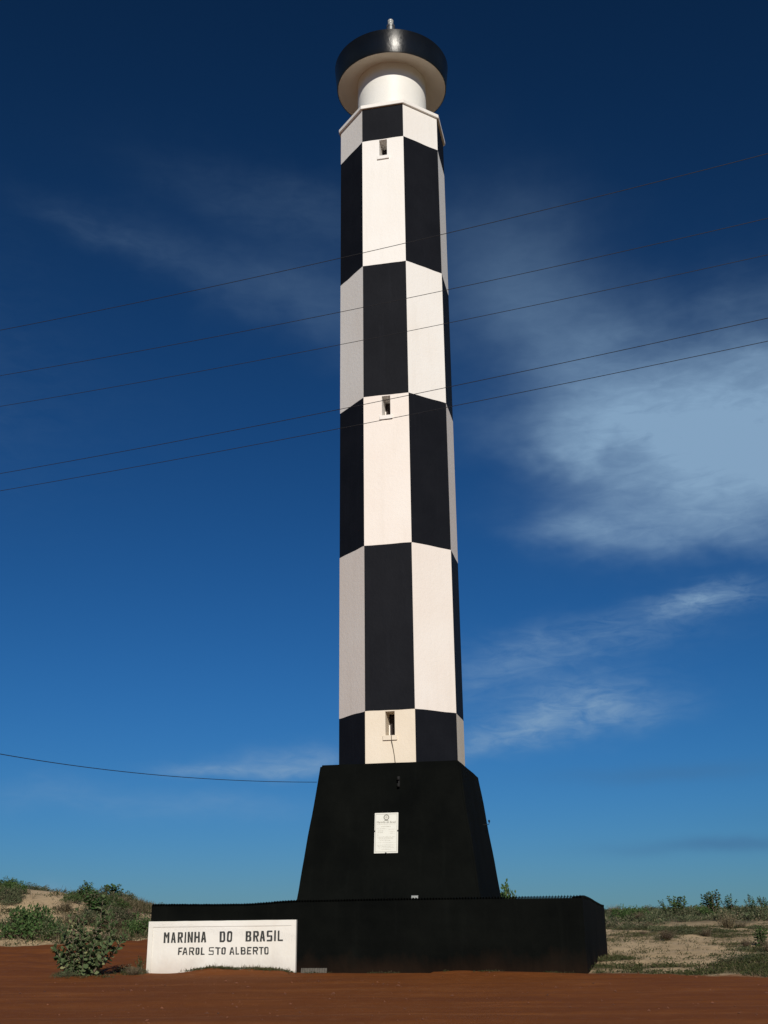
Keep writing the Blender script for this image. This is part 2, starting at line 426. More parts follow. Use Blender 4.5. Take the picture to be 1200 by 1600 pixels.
# ------------------------------------------------------------------ lighthouse
LH = empty('lighthouse', (AX, AY, 0), -YAW, 'tall octagonal lighthouse tower with black and white chequered panels on a tapered black pedestal', 'lighthouse')
RAD = 2.065
APO = RAD * math.cos(R(22.5)); SIDE = 2 * RAD * math.sin(R(22.5))
ZB = [v + EYE for v in (28.90, 27.423, 21.978, 16.744, 11.35, 5.93, 4.30)]
PED_T, PED_B, PED_Z0, PED_Z1 = 2.144, 2.722, 1.57, ZB[6]
WIN_W, WIN_H, WIN_D = .30, .74, .60
def face_pt(k, u, z, inset=0.0):
    """Point on face k of the octagon: k = 0 is the front, k = 1 the next to the right."""
    a = R(-90 + 45 * k)
    n = Vector((math.cos(a), math.sin(a), 0)); t = Vector((-n.y, n.x, 0))
    return n * (APO - inset) + t * u + Vector((0, 0, z))
def wob(k, i, u):
    return 0.0 if i in (0, 6) else .016 * noise.noise(Vector((u * 2.3 + k * SIDE * 2.3, i * 7.7, 1.3)))
HOLES = {1: .01, 3: 0.0, 5: .0}
shaft_white, shaft_black = 'white_panel', 'black_panel'
TH = .05
for i in range(6):
    for k in range(8):
        z1, z0 = ZB[i], ZB[i + 1]
        bm = bmesh.new()
        half = SIDE / 2
        nseg = 12
        hole = (k == 0 and i in HOLES)
        us = [-half + SIDE * q / nseg for q in range(nseg + 1)]
        if hole:
            hx = HOLES[i]
            us = sorted({round(v, 5) for v in us if abs(v - hx) > WIN_W / 2 + .02} | {round(hx - WIN_W / 2, 5), round(hx + WIN_W / 2, 5)})
            us[0], us[-1] = -half, half
            ht = z1 - .035; hb = ht - WIN_H
        def uu(u, inset):  # keep the mitre at the corners
            return u * (APO - inset) / APO if abs(abs(u) - half) < 1e-4 else u
        def col(u, inset):
            top = z1 + wob(k if u < half - 1e-4 else k + 1, i, (u if u < half - 1e-4 else -half))
            bot = z0 + wob(k if u < half - 1e-4 else k + 1, i + 1, (u if u < half - 1e-4 else -half))
            zs = [bot, top]
            if hole: zs = [bot, hb, ht, top]
            return [bm.verts.new(face_pt(k, uu(u, inset), z, inset)) for z in zs]
        front = [col(u, 0) for u in us]
        for a in range(len(us) - 1):
            for r in range(len(front[a]) - 1):
                if hole and r == 1 and abs((us[a] + us[a + 1]) / 2 - hx) < WIN_W / 2: continue
                bm.faces.new((front[a][r], front[a + 1][r], front[a + 1][r + 1], front[a][r + 1]))
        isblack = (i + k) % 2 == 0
        m = BLACK if isblack else (CREAM if i == 5 else (WHITE_BOUNCE if i >= 3 else WHITE))
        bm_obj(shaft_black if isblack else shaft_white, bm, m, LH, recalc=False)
# window openings
for i, hx in HOLES.items():
    ht = ZB[i] - .035; hb = ht - WIN_H
    y0 = -APO + .004
    x0, x1 = hx - WIN_W / 2, hx + WIN_W / 2
    d = WIN_D
    bm = bmesh.new()
    e = .003; th = .06
    box(bm, x0 - th, x0 + e, y0, y0 + d, hb - th, ht + th)       # left reveal
    box(bm, x1 - e, x1 + th, y0, y0 + d, hb - th, ht + th)       # right reveal
    box(bm, x0 + e, x1 - e, y0, y0 + d, ht - e, ht + th)         # head
    box(bm, x0 + e, x1 - e, y0 + .002, y0 + d, hb - th, hb + e)  # bottom
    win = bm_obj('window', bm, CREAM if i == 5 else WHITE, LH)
    bm = bmesh.new(); box(bm, x0 - .075, x1 + .075, -APO - .055, -APO - .001, hb - .15, hb - .004, .008)
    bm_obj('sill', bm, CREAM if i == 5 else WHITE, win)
    bm = bmesh.new(); box(bm, x0 - .2, x1 + .2, y0 + d + .01, y0 + d + .06, hb - .2, ht + .2)
    bm_obj('interior_shade', bm, DARKIN, win)  # dark sheet standing in for the unlit interior behind the opening
    bm = bmesh.new()
    box(bm, x0 + .006, x0 + .034, y0 + d - .06, y0 + d - .01, hb + .05, hb + .40)
    box(bm, x0 + .036, x1 - .006, y0 + d - .06, y0 + d - .01, hb + .004, hb + .05)
    bm_obj('frame', bm, WHITE, win)
# cornice slab on top of the shaft
bm = bmesh.new()
def octo(r, z): return [bm.verts.new((r * math.cos(R(-67.5 + 45 * k)), r * math.sin(R(-67.5 + 45 * k)), z)) for k in range(8)]
ra, rb = octo(RAD + .085, ZB[0] + .003), octo(RAD + .085, ZB[0] + .16)
for k in range(8): bm.faces.new((ra[k], ra[(k + 1) % 8], rb[(k + 1) % 8], rb[k]))
bm.faces.new(ra[::-1]); bm.faces.new(rb)
bmesh.ops.bevel(bm, geom=list(bm.edges), offset=.012, segments=1, affect='EDGES')
bm_obj('cornice', bm, WHITE, LH)
# drum, gallery and black parapet
ZD0, ZS, ZR0, ZR1 = ZB[0] + .16, 31.50 + EYE, 31.25 + EYE, 32.27 + EYE
bm = bmesh.new(); lathe(bm, [(1.37, ZD0 - .002), (1.37, ZD0 + 1.0), (1.37, ZS)], 128)
bm_obj('drum', bm, DRUMW, LH, True)
bm = bmesh.new(); lathe(bm, [(1.371, ZS), (1.45, ZS - .015), (1.8, ZS - .12), (2.165, ZR0 + .004)], 128)
bm_obj('soffit', bm, SOFF, LH, True)
bm = bmesh.new()
lathe(bm, [(2.16, ZR0 + .03), (2.166, ZR0 - .006), (2.185, ZR0 - .008), (2.2, ZR0 + .01), (2.295, ZR1 - .01), (2.28, ZR1 + .012), (2.16, ZR1 + .012), (2.14, ZR1 - .01), (2.10, ZR0 + .5)], 160)
bm_obj('parapet', bm, RIMB, LH, True)
bm = bmesh.new(); lathe(bm, [(2.12, ZR0 + .45), (.2, ZR0 + .47), (.01, ZR0 + .47)], 64)
bm_obj('gallery_floor', bm, SOFF, LH)
# lantern mast and beacon
ZL = 34.935 + EYE
bm = bmesh.new(); lathe(bm, [(.34, ZR0 + .48), (.34, ZR0 + 1.6), (.30, ZR0 + 1.62), (.16, ZR0 + 1.7), (.16, ZL - .42)], 32, True)
bm_obj('mast', bm, STEEL, LH)
bm = bmesh.new(); lathe(bm, [(.105, ZL - .44), (.15, ZL - .42), (.15, ZL - .34), (.115, ZL - .325), (.112, ZL - .14), (.12, ZL - .13), (.125, ZL - .08), (.09, ZL - .02), (.02, ZL)], 32, True)
lan = bm_obj('lantern', bm, LAMPG, LH, True)
bm = bmesh.new(); lathe(bm, [(.155, ZL - .43), (.175, ZL - .43), (.175, ZL - .345), (.155, ZL - .345)], 32)
bm_obj('lantern_base', bm, STEEL, lan)
# pedestal: square frustum with softened, hand-plastered edges
bm = bmesh.new()
def ring(h, z): return [bm.verts.new((sx * h, sy * h, z)) for sx, sy in ((-1, -1), (1, -1), (1, 1), (-1, 1))]
NR = 14; rows = []
for q in range(NR + 1):
    f = q / NR; rows.append(ring(lerp(PED_B + .015, PED_T, f), lerp(PED_Z0, PED_Z1, f)))
for a, b in zip(rows[:-1], rows[1:]):
    for k in range(4): bm.faces.new((a[k], a[(k + 1) % 4], b[(k + 1) % 4], b[k]))
bm.faces.new(rows[0][::-1]); bm.faces.new(rows[-1])
bmesh.ops.recalc_face_normals(bm, faces=bm.faces)
bmesh.ops.subdivide_edges(bm, edges=[e for e in bm.edges if abs(e.verts[0].co.z - e.verts[1].co.z) < 1e-4], cuts=13, use_grid_fill=True)
bmesh.ops.bevel(bm, geom=[e for e in bm.edges if len(e.link_faces) == 2 and e.calc_face_angle(0) > .5], offset=.05, segments=2, affect='EDGES')
for v in bm.verts:
    p = v.co
    v.co += Vector((noise.noise(p * 1.1), noise.noise(p * 1.1 + Vector((9, 0, 0))), .6 * noise.noise(p * 1.3 + Vector((0, 9, 0))))) * .022
bm_obj('pedestal', bm, BLACKD, LH, False)

def ped_face_y(z):   # local y of the front face of the pedestal
    return -lerp(PED_B + .015, PED_T, (z - PED_Z0) / (PED_Z1 - PED_Z0))

# ------------------------------------------------------------------ platform wall
PL = empty('platform', (AX, AY, 0), -YAW, 'low square black walled platform with serrated coping under the lighthouse', 'platform')
X0, X1, Y0, Y1 = -6.17, 5.63, -5.0, 5.0
X1B = 5.90
WT = .22
def top_front(x): return pw([-6.2, -3.6, -1.9, 1.2, 6], [1.745, 1.725, 1.80, 1.815, 1.815], x)
def top_right(y): return pw([-5, 5], [1.815, 1.62], y)
def wall_mesh(p0, p1, topf, thick_dir, n):
    """Wall between two local points with a height profile along it."""
    bm = bmesh.new(); rows = []
    for q in range(n + 1):
        f = q / n
        p = Vector((lerp(p0[0], p1[0], f), lerp(p0[1], p1[1], f), 0)); zt = topf(f)
        jit = .012 * noise.noise(Vector((p.x * .8, p.y * .8, 5)))
        o = p + Vector(thick_dir) * -jit; i_ = p + Vector(thick_dir) * WT
        rows.append([bm.verts.new((o.x, o.y, -.6)), bm.verts.new((o.x, o.y, zt)), bm.verts.new((i_.x, i_.y, zt)), bm.verts.new((i_.x, i_.y, -.6))])
    for a, b in zip(rows[:-1], rows[1:]):
        for k in range(4): bm.faces.new((a[k], a[(k + 1) % 4], b[(k + 1) % 4], b[k]))
    bm.faces.new(rows[0]); bm.faces.new(rows[-1][::-1])
    return bm
bm_obj('front_wall', wall_mesh((X0, Y0), (X1, Y0), lambda f: top_front(lerp(X0, X1, f)), (0, 1, 0), 60), BLACKD, PL)
bm_obj('side_wall', wall_mesh((X1, Y0 + WT), (X1B, Y1 - WT), lambda f: top_right(lerp(Y0, Y1, f)), (-1, 0, 0), 30), BLACKD, PL)
bm_obj('side_wall', wall_mesh((X0, Y0 + WT), (X0, Y1 - WT), lambda f: lerp(1.735, 1.58, f), (1, 0, 0), 30), BLACKD, PL)
bm_obj('back_wall', wall_mesh((X0, Y1), (X1B, Y1), lambda f: lerp(1.58, 1.58, f), (0, -1, 0), 30), BLACKD, PL)
bm = bmesh.new(); box(bm, X0 + WT, X1 - WT, Y0 + WT, Y1 - WT, 1.2, 1.56); bm_obj('platform_floor', bm, BLACKD, PL)
def coping(p0, p1, topf, pitch=.078, amp=.040, depth=.30, over=.004):
    p0, p1 = Vector((*p0, 0)), Vector((*p1, 0)); L = (p1 - p0).length; t = (p1 - p0) / L
    n = Vector((t.y, -t.x, 0)) * 1.0       # outward
    bm = bmesh.new(); rows = []
    steps = int(L / pitch * 6)
    for q in range(steps + 1):
        s = L * q / steps
        ph = 2 * math.pi * s / pitch
        sheet = int(s / 1.05)
        wv = amp * (abs(math.sin(ph / 2)) * 1.9 - .75) + .006 * noise.noise(Vector((s * 6, sheet * 3, 2)))
        z = topf(s / L) + .024 + wv + .010 * noise.noise(Vector((sheet * 1.7, 3, 1)))
        a = p0 + t * s + n * over; b = p0 + t * s - n * (depth - over)
        rows.append([bm.verts.new((a.x, a.y, z)), bm.verts.new((b.x, b.y, z - .03)), bm.verts.new((b.x, b.y, z - .044)), bm.verts.new((a.x, a.y, z - .014))])
    for a, b in zip(rows[:-1], rows[1:]):
        for k in range(4): bm.faces.new((a[k], a[(k + 1) % 4], b[(k + 1) % 4], b[k]))
    bm.faces.new(rows[0]); bm.faces.new(rows[-1][::-1])
    return bm
for p0, p1, tf in (((X0, Y0), (X1, Y0), lambda f: top_front(lerp(X0, X1, f))),
                   ((X1, Y0 + .30), (X1B, Y1 - .3), lambda f: top_right(lerp(Y0, Y1, f)) - .002),
                   ((X1B, Y1), (X0, Y1), lambda f: 1.58), ((X0, Y1 - .3), (X0, Y0 + .30), lambda f: lerp(1.58, 1.735, f))):
    bm_obj('coping', coping(p0, p1, tf), BLACKD, PL)

# ------------------------------------------------------------------ sign on the wall
def on_front(px, py, ly):
    """Local (x, z) where the sight line through a photo place meets the plane y = ly of the lighthouse's own frame."""
    d = ray(px, py); c, s = math.cos(YAW), math.sin(YAW)
    # local y of a point k*d : (dx*s + dy*c)
    k = (ly + AX * s + AY * c) / (d.x * s + d.y * c)
    x, y = d.x * k, d.y * k
    lx, _ = to_local(x, y)
    return lx, EYE + d.z * k
SIGN_Y = Y0 - .10
SG = empty('sign', (AX, AY, 0), -YAW, 'white painted sign panel with black hand lettering on the left of the black wall', 'sign')
tl = on_front(235.5, 1440, SIGN_Y); tr = on_front(463, 1437, SIGN_Y)
bl = on_front(231, 1519, SIGN_Y)
sx0, sx1 = X0 - .004, tr[0]
def sign_top(x): return lerp(tl[1], tr[1], (x - sx0) / (sx1 - sx0))
bm = bmesh.new(); rows = []
for q in range(25):
    x = lerp(sx0, sx1, q / 24); zt = sign_top(x) + .004 * N2(x, 0, 3)
    jy = .004 * N2(x, 5, 1.2)
    rows.append([bm.verts.new((x, SIGN_Y + jy, -.5)), bm.verts.new((x, SIGN_Y + jy, zt)), bm.verts.new((x, Y0 - .002 - .012, zt)), bm.verts.new((x, Y0 - .002 - .012, -.5))])
for a, b in zip(rows[:-1], rows[1:]):
    for k in range(4): bm.faces.new((a[k], a[(k + 1) % 4], b[(k + 1) % 4], b[k]))
bm.faces.new(rows[0]); bm.faces.new(rows[-1][::-1])
bm_obj('board', bm, SIGNW, SG)
# raised margin
bm = bmesh.new(); fy = SIGN_Y - .018
def slab(pts, y0, y1):
    a = [bm.verts.new((x, y0, z)) for x, z in pts]; b = [bm.verts.new((x, y1, z)) for x, z in pts]
    bm.faces.new(a); bm.faces.new(b[::-1])
    for k in range(len(pts)): bm.faces.new((a[k], a[(k + 1) % len(pts)], b[(k + 1) % len(pts)], b[k]))
mt = .145; ms = .13
slab([(sx0, sign_top(sx0) - .003), (sx1, sign_top(sx1) - .003), (sx1, sign_top(sx1) - mt), (sx0, sign_top(sx0) - mt)], fy, SIGN_Y - .0045)
slab([(sx1 - ms, sign_top(sx1) - mt - .001), (sx1, sign_top(sx1) - mt - .001), (sx1, -.5), (sx1 - ms, -.5)], fy, SIGN_Y - .0045)
slab([(sx0, sign_top(sx0) - mt - .001), (sx0 + ms, sign_top(sx0) - mt - .001), (sx0 + ms, -.5), (sx0, -.5)], fy, SIGN_Y - .0045)
bm_obj('border', bm, SIGNW, SG)
# hand-cut block capitals: outlines in a unit box, holes as further outlines; s = stroke over the width
def glyph(ch, s, h):
    o = []
    k = .22
    if ch == 'I': o = [[(0, 0), (1, 0), (1, 1), (0, 1)]]
    elif ch == 'L': o = [[(0, 0), (1, 0), (1, h), (s, h), (s, 1), (0, 1)]]
    elif ch == 'T': o = [[(.5 - s / 2, 0), (.5 + s / 2, 0), (.5 + s / 2, 1 - h), (1, 1 - h), (1, 1), (0, 1), (0, 1 - h), (.5 - s / 2, 1 - h)]]
    elif ch == 'H': o = [[(0, 0), (s, 0), (s, .5 - h / 2), (1 - s, .5 - h / 2), (1 - s, 0), (1, 0), (1, 1), (1 - s, 1), (1 - s, .5 + h / 2), (s, .5 + h / 2), (s, 1), (0, 1)]]
    elif ch == 'E': o = [[(0, 0), (1, 0), (1, h), (s, h), (s, .5 - h / 2), (.85, .5 - h / 2), (.85, .5 + h / 2), (s, .5 + h / 2), (s, 1 - h), (1, 1 - h), (1, 1), (0, 1)]]
    elif ch == 'F': o = [[(0, 0), (s, 0), (s, .46 - h / 2), (.85, .46 - h / 2), (.85, .46 + h / 2), (s, .46 + h / 2), (s, 1 - h), (1, 1 - h), (1, 1), (0, 1)]]
    elif ch == 'N': o = [[(0, 0), (s, 0), (s, .62), (1 - s, 0), (1, 0), (1, 1), (1 - s, 1), (1 - s, .38), (s, 1), (0, 1)]]
    elif ch == 'M': o = [[(0, 0), (s, 0), (s, .68), (.5, .42), (1 - s, .68), (1 - s, 0), (1, 0), (1, 1), (1 - s, 1), (.5, .70), (s, 1), (0, 1)]]
    elif ch == 'A':
        q = s * .95
        o = [[(0, 0), (q, 0), (q + .07, .26), (1 - q - .07, .26), (1 - q, 0), (1, 0), (.5 + s * .62, 1), (.5 - s * .62, 1)], [(q + .10, .26 + h), (1 - q - .10, .26 + h), (.5, .80)]]
    elif ch in 'OD':
        kl = k if ch == 'O' else .02
        o = [[(kl, 0), (1 - k, 0), (1, k * .6), (1, 1 - k * .6), (1 - k, 1), (kl, 1), (0, 1 - kl * .6), (0, kl * .6)],
             [(s + kl * .4, h), (1 - s - k * .35, h), (1 - s, h + k * .35), (1 - s, 1 - h - k * .35), (1 - s - k * .35, 1 - h), (s + kl * .4, 1 - h), (s, 1 - h - kl * .3), (s, h + kl * .3)]]
    elif ch == 'B':
        o = [[(0, 0), (1 - k, 0), (1, .13), (1, .40), (.88, .51), (.97, .62), (.97, .88), (1 - k, 1), (0, 1)],
             [(s, h), (1 - s - .06, h), (1 - s, h + .06), (1 - s, .38), (1 - s - .06, .44), (s, .44)],
             [(s, .44 + h), (1 - s - .08, .44 + h), (1 - s - .02, .62), (1 - s - .02, .84 - h * .2), (1 - s - .08, 1 - h), (s, 1 - h)]]
    elif ch == 'R':
        o = [[(0, 0), (s, 0), (s, .40), (.44, .40), (1 - s, 0), (1, 0), (.74, .42), (1, .55), (1, .88), (1 - k, 1), (0, 1)],
             [(s, .40 + h), (1 - s - .06, .40 + h), (1 - s, .60), (1 - s, .82), (1 - s - .06, 1 - h), (s, 1 - h)]]
    elif ch == 'S':
        o = [[(0, 0), (.9, 0), (1, .08), (1, .50), (.9, .57), (s, .57), (s, 1 - h), (1, 1 - h), (1, 1), (.1, 1), (0, .92), (0, .52), (.1, .57 - h), (1 - s, .57 - h), (1 - s, h), (0, h)]]
    return o
def flat_mesh(name, loops, y, depth, rot_seed=0):
    """Fill outlines with holes into a thin solid that stands on the plane y, facing -y."""
    cu = bpy.data.curves.new(name, 'CURVE'); cu.dimensions = '2D'; cu.fill_mode = 'BOTH'; cu.extrude = depth / 2
    for lp in loops:
        sp = cu.splines.new('POLY'); sp.points.add(len(lp) - 1)
        for p, (x, z) in zip(sp.points, lp): p.co = (x, z, 0, 1)
        sp.use_cyclic_u = True
    ob = bpy.data.objects.new(name, cu); COL.objects.link(ob)
    dg = bpy.context.evaluated_depsgraph_get(); dg.update()
    me = bpy.data.meshes.new_from_object(ob.evaluated_get(dg))
    COL.objects.unlink(ob); bpy.data.objects.remove(ob); bpy.data.curves.remove(cu)
    me.transform(Matrix.Rotation(math.pi / 2, 4, 'X')); me.transform(Matrix.Translation((0, y, 0)))
    me.materials.clear(); me.name = name
    return me
ROW1 = [[('M', 255.6, 264.6), ('A', 266.8, 274.6), ('R', 277.2, 285.6), ('I', 288.1, 290.6), ('N', 292.9, 301.2), ('H', 303.4, 312.2), ('A', 314.0, 322.4)],
        [('D', 343.0, 351.8), ('O', 354.3, 362.9)],
        [('B', 383.9, 392.6), ('R', 395.4, 404.2), ('A', 406.1, 414.0), ('S', 416.6, 425.6), ('I', 428.5, 431.1), ('L', 433.7, 442.4)]]
ROW2 = [[('F', 278.0, 284.6), ('A', 285.0, 293.3), ('R', 295.1, 303.3), ('O', 305.3, 311.6), ('L', 313.9, 319.8)],
        [('S', 326.1, 334.1), ('T', 336.1, 344.6), ('O', 346.0, 352.5)],
        [('A', 358.7, 366.6), ('L', 368.0, 373.9), ('B', 376.1, 383.8), ('E', 385.8, 392.8), ('R', 395.0, 403.3), ('T', 404.5, 411.7), ('O', 412.8, 419.8)]]
lr = random.Random(3)
for row, (ya, yb, xa, xb, hgt), sw in ((ROW1, (1473.4, 1470.2, 255, 442, 16.6), 3.0), (ROW2, (1492.1, 1491.0, 278, 420, 11.6), 2.2)):
    for word in row:
        loops = []
        for ch, xl, xr in word:
            yy = lerp(ya, yb, (xl - xa) / (xb - xa))
            wpx = xr - xl
            s = min(.37 if ch != 'I' else 1, sw / wpx); h = min(.2, sw * .86 / hgt)
            if ch == 'S' and sw < 2.5: s *= .75; h *= .75
            P0 = on_front(xl, yy, SIGN_Y); P1 = on_front(xr, yy, SIGN_Y); P2 = on_front(xl, yy - hgt, SIGN_Y)
            lean = lr.uniform(-.03, .03)
            for lp in glyph(ch, s, h):
                out = []
                for (u, v) in lp:
                    jx, jz = lr.uniform(-.006, .006), lr.uniform(-.006, .006)
                    out.append((lerp(P0[0], P1[0], u) + jx + lean * v * .1, lerp(lerp(P0[1], P1[1], u), lerp(P0[1], P1[1], u) + P2[1] - P0[1], v) + jz))
                loops.append(out)
        link('lettering', flat_mesh('lettering', loops, SIGN_Y - .0075, .003), LETTER, SG)

# ------------------------------------------------------------------ plaque on the pedestal
slope = math.atan2(PED_B + .015 - PED_T, PED_Z1 - PED_Z0)     # lean of the pedestal face
def ped_hit(px, py):
    """Local (x, y, z) on the pedestal's leaning front face."""
    d = ray(px, py); c, s = math.cos(YAW), math.sin(YAW)
    k0, k1 = 20.0, 50.0
    for _ in range(60):
        k = (k0 + k1) / 2; x, y, z = d.x * k, d.y * k, EYE + d.z * k
        lx, ly = to_local(x, y)
        if ly < ped_face_y(z): k0 = k
        else: k1 = k
    return Vector((lx, ly, z))
c0, c1, c2 = ped_hit(585.3, 1334.0), ped_hit(622.5, 1333.2), ped_hit(585.7, 1271.0)
PW, PH = (c1 - c0).length, (c2 - c0).length
pc = (c1 + c2) / 2
wx, wy = to_world(pc.x, pc.y)
PQ = empty('plaque', (wx, wy, pc.z), 0, 'white rectangular plaque with crest and text fixed to the black pedestal', 'plaque')
PQ.rotation_euler = Euler((-slope, 0, -YAW), 'XYZ')
offy = -.028
bm = bmesh.new(); box(bm, -PW / 2, PW / 2, offy - .02, offy + .0, -PH / 2, PH / 2, .006); bm_obj('plate', bm, PLAQ, PQ)
py_ = offy - .0205
bm = bmesh.new(); bt = .006
for (xa, xb, za, zb) in ((-.45, .45, .462, .468), (-.45, .45, -.468, -.462), (-.456, -.446, -.46, .46), (.446, .456, -.46, .46)):
    box(bm, xa * PW, xb * PW, py_ - .002, py_ + .0002, za * PH, zb * PH)
bm_obj('border_line', bm, PRINT, PQ)
# crest: wreath ring, star and ribbon
def ngon(cx, cz, r, n, a0=0.0, r2=None):
    return [(cx + (r if (r2 is None or i % 2 == 0) else r2) * math.cos(a0 + 2 * math.pi * i / n), cz + (r if (r2 is None or i % 2 == 0) else r2) * math.sin(a0 + 2 * math.pi * i / n)) for i in range(n)]
cz = .385 * PH
loops = [ngon(0, cz, .088, 36, 0, .078), ngon(0, cz, .060, 24)]
link('crest', flat_mesh('crest', loops, py_ - .0015, .002), PRINT, PQ)
link('crest', flat_mesh('crest', [ngon(0, cz, .050, 10, math.pi / 2, .024)], py_ - .0015, .002), PRINTL, PQ)
link('crest', flat_mesh('crest', [[(-.085, cz - .125), (-.03, cz - .098), (.03, cz - .098), (.085, cz - .125), (.055, cz - .092), (.02, cz - .082), (-.02, cz - .082), (-.055, cz - .092)]], py_ - .0015, .002), PRINT, PQ)
# heading in letters, smaller lines below as worn print
def text_part(txt, size, zc, m):
    cu = bpy.data.curves.new('t', 'FONT'); cu.body = txt; cu.size = size; cu.align_x = 'CENTER'; cu.align_y = 'CENTER'; cu.extrude = .001; cu.fill_mode = 'BOTH'
    ob = bpy.data.objects.new('t', cu); COL.objects.link(ob)
    dg = bpy.context.evaluated_depsgraph_get(); dg.update()
    me = bpy.data.meshes.new_from_object(ob.evaluated_get(dg)); COL.objects.unlink(ob); bpy.data.objects.remove(ob); bpy.data.curves.remove(cu)
    me.transform(Matrix.Rotation(math.pi / 2, 4, 'X')); me.transform(Matrix.Translation((0, py_ - .0015, zc)))
    me.materials.clear()
    link('lettering', me, m, PQ)['kind'] = 'stuff'
text_part('Marinha do Brasil', .082, .262 * PH, PRINT)
bm = bmesh.new(); tr_ = random.Random(5)
def printed_line(zc, x0, x1, h):
    x = x0
    while x < x1:
        l = tr_.uniform(.018, .06); xe = min(x + l, x1)
        box(bm, x, xe, py_ - .002, py_ + .0002, zc - h / 2, zc + h / 2); x = xe + tr_.uniform(.008, .016)
for zf, a, b, h in ((.215, -.4, .4, .010), (.155, -.22, .2, .014), (.105, -.4, -.02, .009), (.085, .1, .4, .009), (.05, -.36, -.12, .010), (.03, .14, .38, .010), (.01, -.36, -.14, .010), (-.01, .16, .38, .010), (-.05, -.38, -.3, .008),
                    (-.10, -.38, .4, .009), (-.125, -.36, .3, .009), (-.15, -.3, .3, .009), (-.19, -.26, .2, .009), (-.24, -.4, .4, .006), (-.30, -.36, .36, .008), (-.335, -.34, .3, .008), (-.37, -.3, .34, .008), (-.41, -.2, .2, .008)):
    printed_line(zf * PH, a * PW, b * PW, h)
bm_obj('print', bm, PRINTL, PQ)['kind'] = 'stuff'
for (cx, cz_) in ((-PW / 2, .045 * PH), (PW / 2, .045 * PH), (0, -PH / 2)):
    bm = bmesh.new(); box(bm, cx - .022, cx + .022, offy - .035, offy + .02, cz_ - .022, cz_ + .022, .005); bm_obj('clip', bm, CLIPM, PQ)

# ------------------------------------------------------------------ small fittings
# floodlight on the platform in front of the pedestal
p = on_front(648.5, 1409, ped_face_y(1.75) - .25)
wx, wy = to_world(p[0], ped_face_y(1.75) - .25)
FLD = empty('floodlight', (wx, wy, 1.565), -YAW, 'small grey floodlight standing at the foot of the black pedestal', 'lamp')
bm = bmesh.new(); box(bm, -.10, .10, -.05, .06, .26, .40, .012); bm_obj('housing', bm, STEEL, FLD)
bm = bmesh.new(); box(bm, -.088, .088, -.058, -.051, .275, .385); bm_obj('lens', bm, LAMPG, FLD)
bm = bmesh.new(); box(bm, -.125, -.105, -.02, .02, .02, .34); box(bm, .105, .125, -.02, .02, .02, .34); box(bm, -.125, .125, -.02, .02, 0, .02); bm_obj('bracket', bm, STEEL, FLD)
# cable out of the lowest window
bm = bmesh.new()
zc0 = ZB[5] - .035 - WIN_H
pts = [(.04, -APO + .05, zc0 + .012), (.045, -APO - .03, zc0 + .012), (.05, -APO - .066, zc0 - .03), (.055, -APO - .066, zc0 - .17), (.09, -APO - .02, zc0 - .40), (.125, -APO - .015, zc0 - .62), (.15, -APO - .02, PED_Z1 + .01)]
tube(bm, pts, .011, 6)
CB = bm_obj('cable', bm, CABLEM, None, True); CB.location = (AX, AY, 0); CB.rotation_euler = (0, 0, -YAW)
tag(CB, 'thin brown cable hanging from the lowest tower window to the pedestal', 'cable')
# dark wall bracket with insulators near the top of the pedestal front
pb = ped_hit(624, 1222); wx, wy = to_world(pb.x, pb.y)
BK = empty('insulator_bracket', (wx, wy, pb.z), -YAW, 'small black bracket with two insulators high on the pedestal front', 'bracket')
bm = bmesh.new(); box(bm, -.02, .02, -.10, .06, -.16, .16, .004); bm_obj('strap', bm, CLIPM, BK)
for dz in (-.10, .10):
    bm = bmesh.new(); lathe(bm, [(.02, -.05), (.045, -.04), (.03, 0), (.045, .03), (.02, .05)], 12, True)
    bm_obj('insulator', bm, CLIPM, BK, True, (0, -.14, dz))
# small hook on the right-hand side of the pedestal
lx = 2.5; 
HK_z = ped_hit(700, 1276).z
hkx = lerp(PED_B + .015, PED_T, (HK_z - PED_Z0) / (PED_Z1 - PED_Z0))
wx, wy = to_world(hkx, 1.1)
bm = bmesh.new(); tube(bm, [(-.05, 0, 0), (.10, 0, 0), (.19, 0, .01), (.21, 0, .06), (.20, 0, .10)], .012, 6)
tube(bm, [(.20, 0, .07), (.20, 0, .14)], .03, 8)
HK = bm_obj('hook', bm, CLIPM, None, True); HK.location = (wx, wy, HK_z); HK.rotation_euler = (0, 0, -YAW)
tag(HK, 'small dark wall hook sticking out of the right side of the pedestal', 'hook')
# ribbed sheet at the foot of the wall
ga, gb = on_front(469.5, 1519, Y0 - .12), on_front(510, 1519, Y0 - .12)
bm = bmesh.new(); rows = []
ng = 88; glen = gb[0] - ga[0]
for q in range(ng + 1):
    f = q / ng; x = ga[0] + glen * f; wv = .02 * math.sin(2 * math.pi * f * 10.5)
    rows.append([bm.verts.new((x, Y0 - .13 + wv, -.05)), bm.verts.new((x, Y0 - .05 + wv, .158 + .004 * math.sin(q))), bm.verts.new((x, Y0 - .042 + wv, .158)), bm.verts.new((x, Y0 - .122 + wv, -.05))])
for a, b in zip(rows[:-1], rows[1:]):
    for k in range(4): bm.faces.new((a[k], a[(k + 1) % 4], b[(k + 1) % 4], b[k]))
GR = bm_obj('corrugated_sheet', bm, FIBRE, None); GR.location = (AX, AY, 0); GR.rotation_euler = (0, 0, -YAW)
tag(GR, 'short grey corrugated sheet leaning at the foot of the black wall beside the sign', 'sheet')

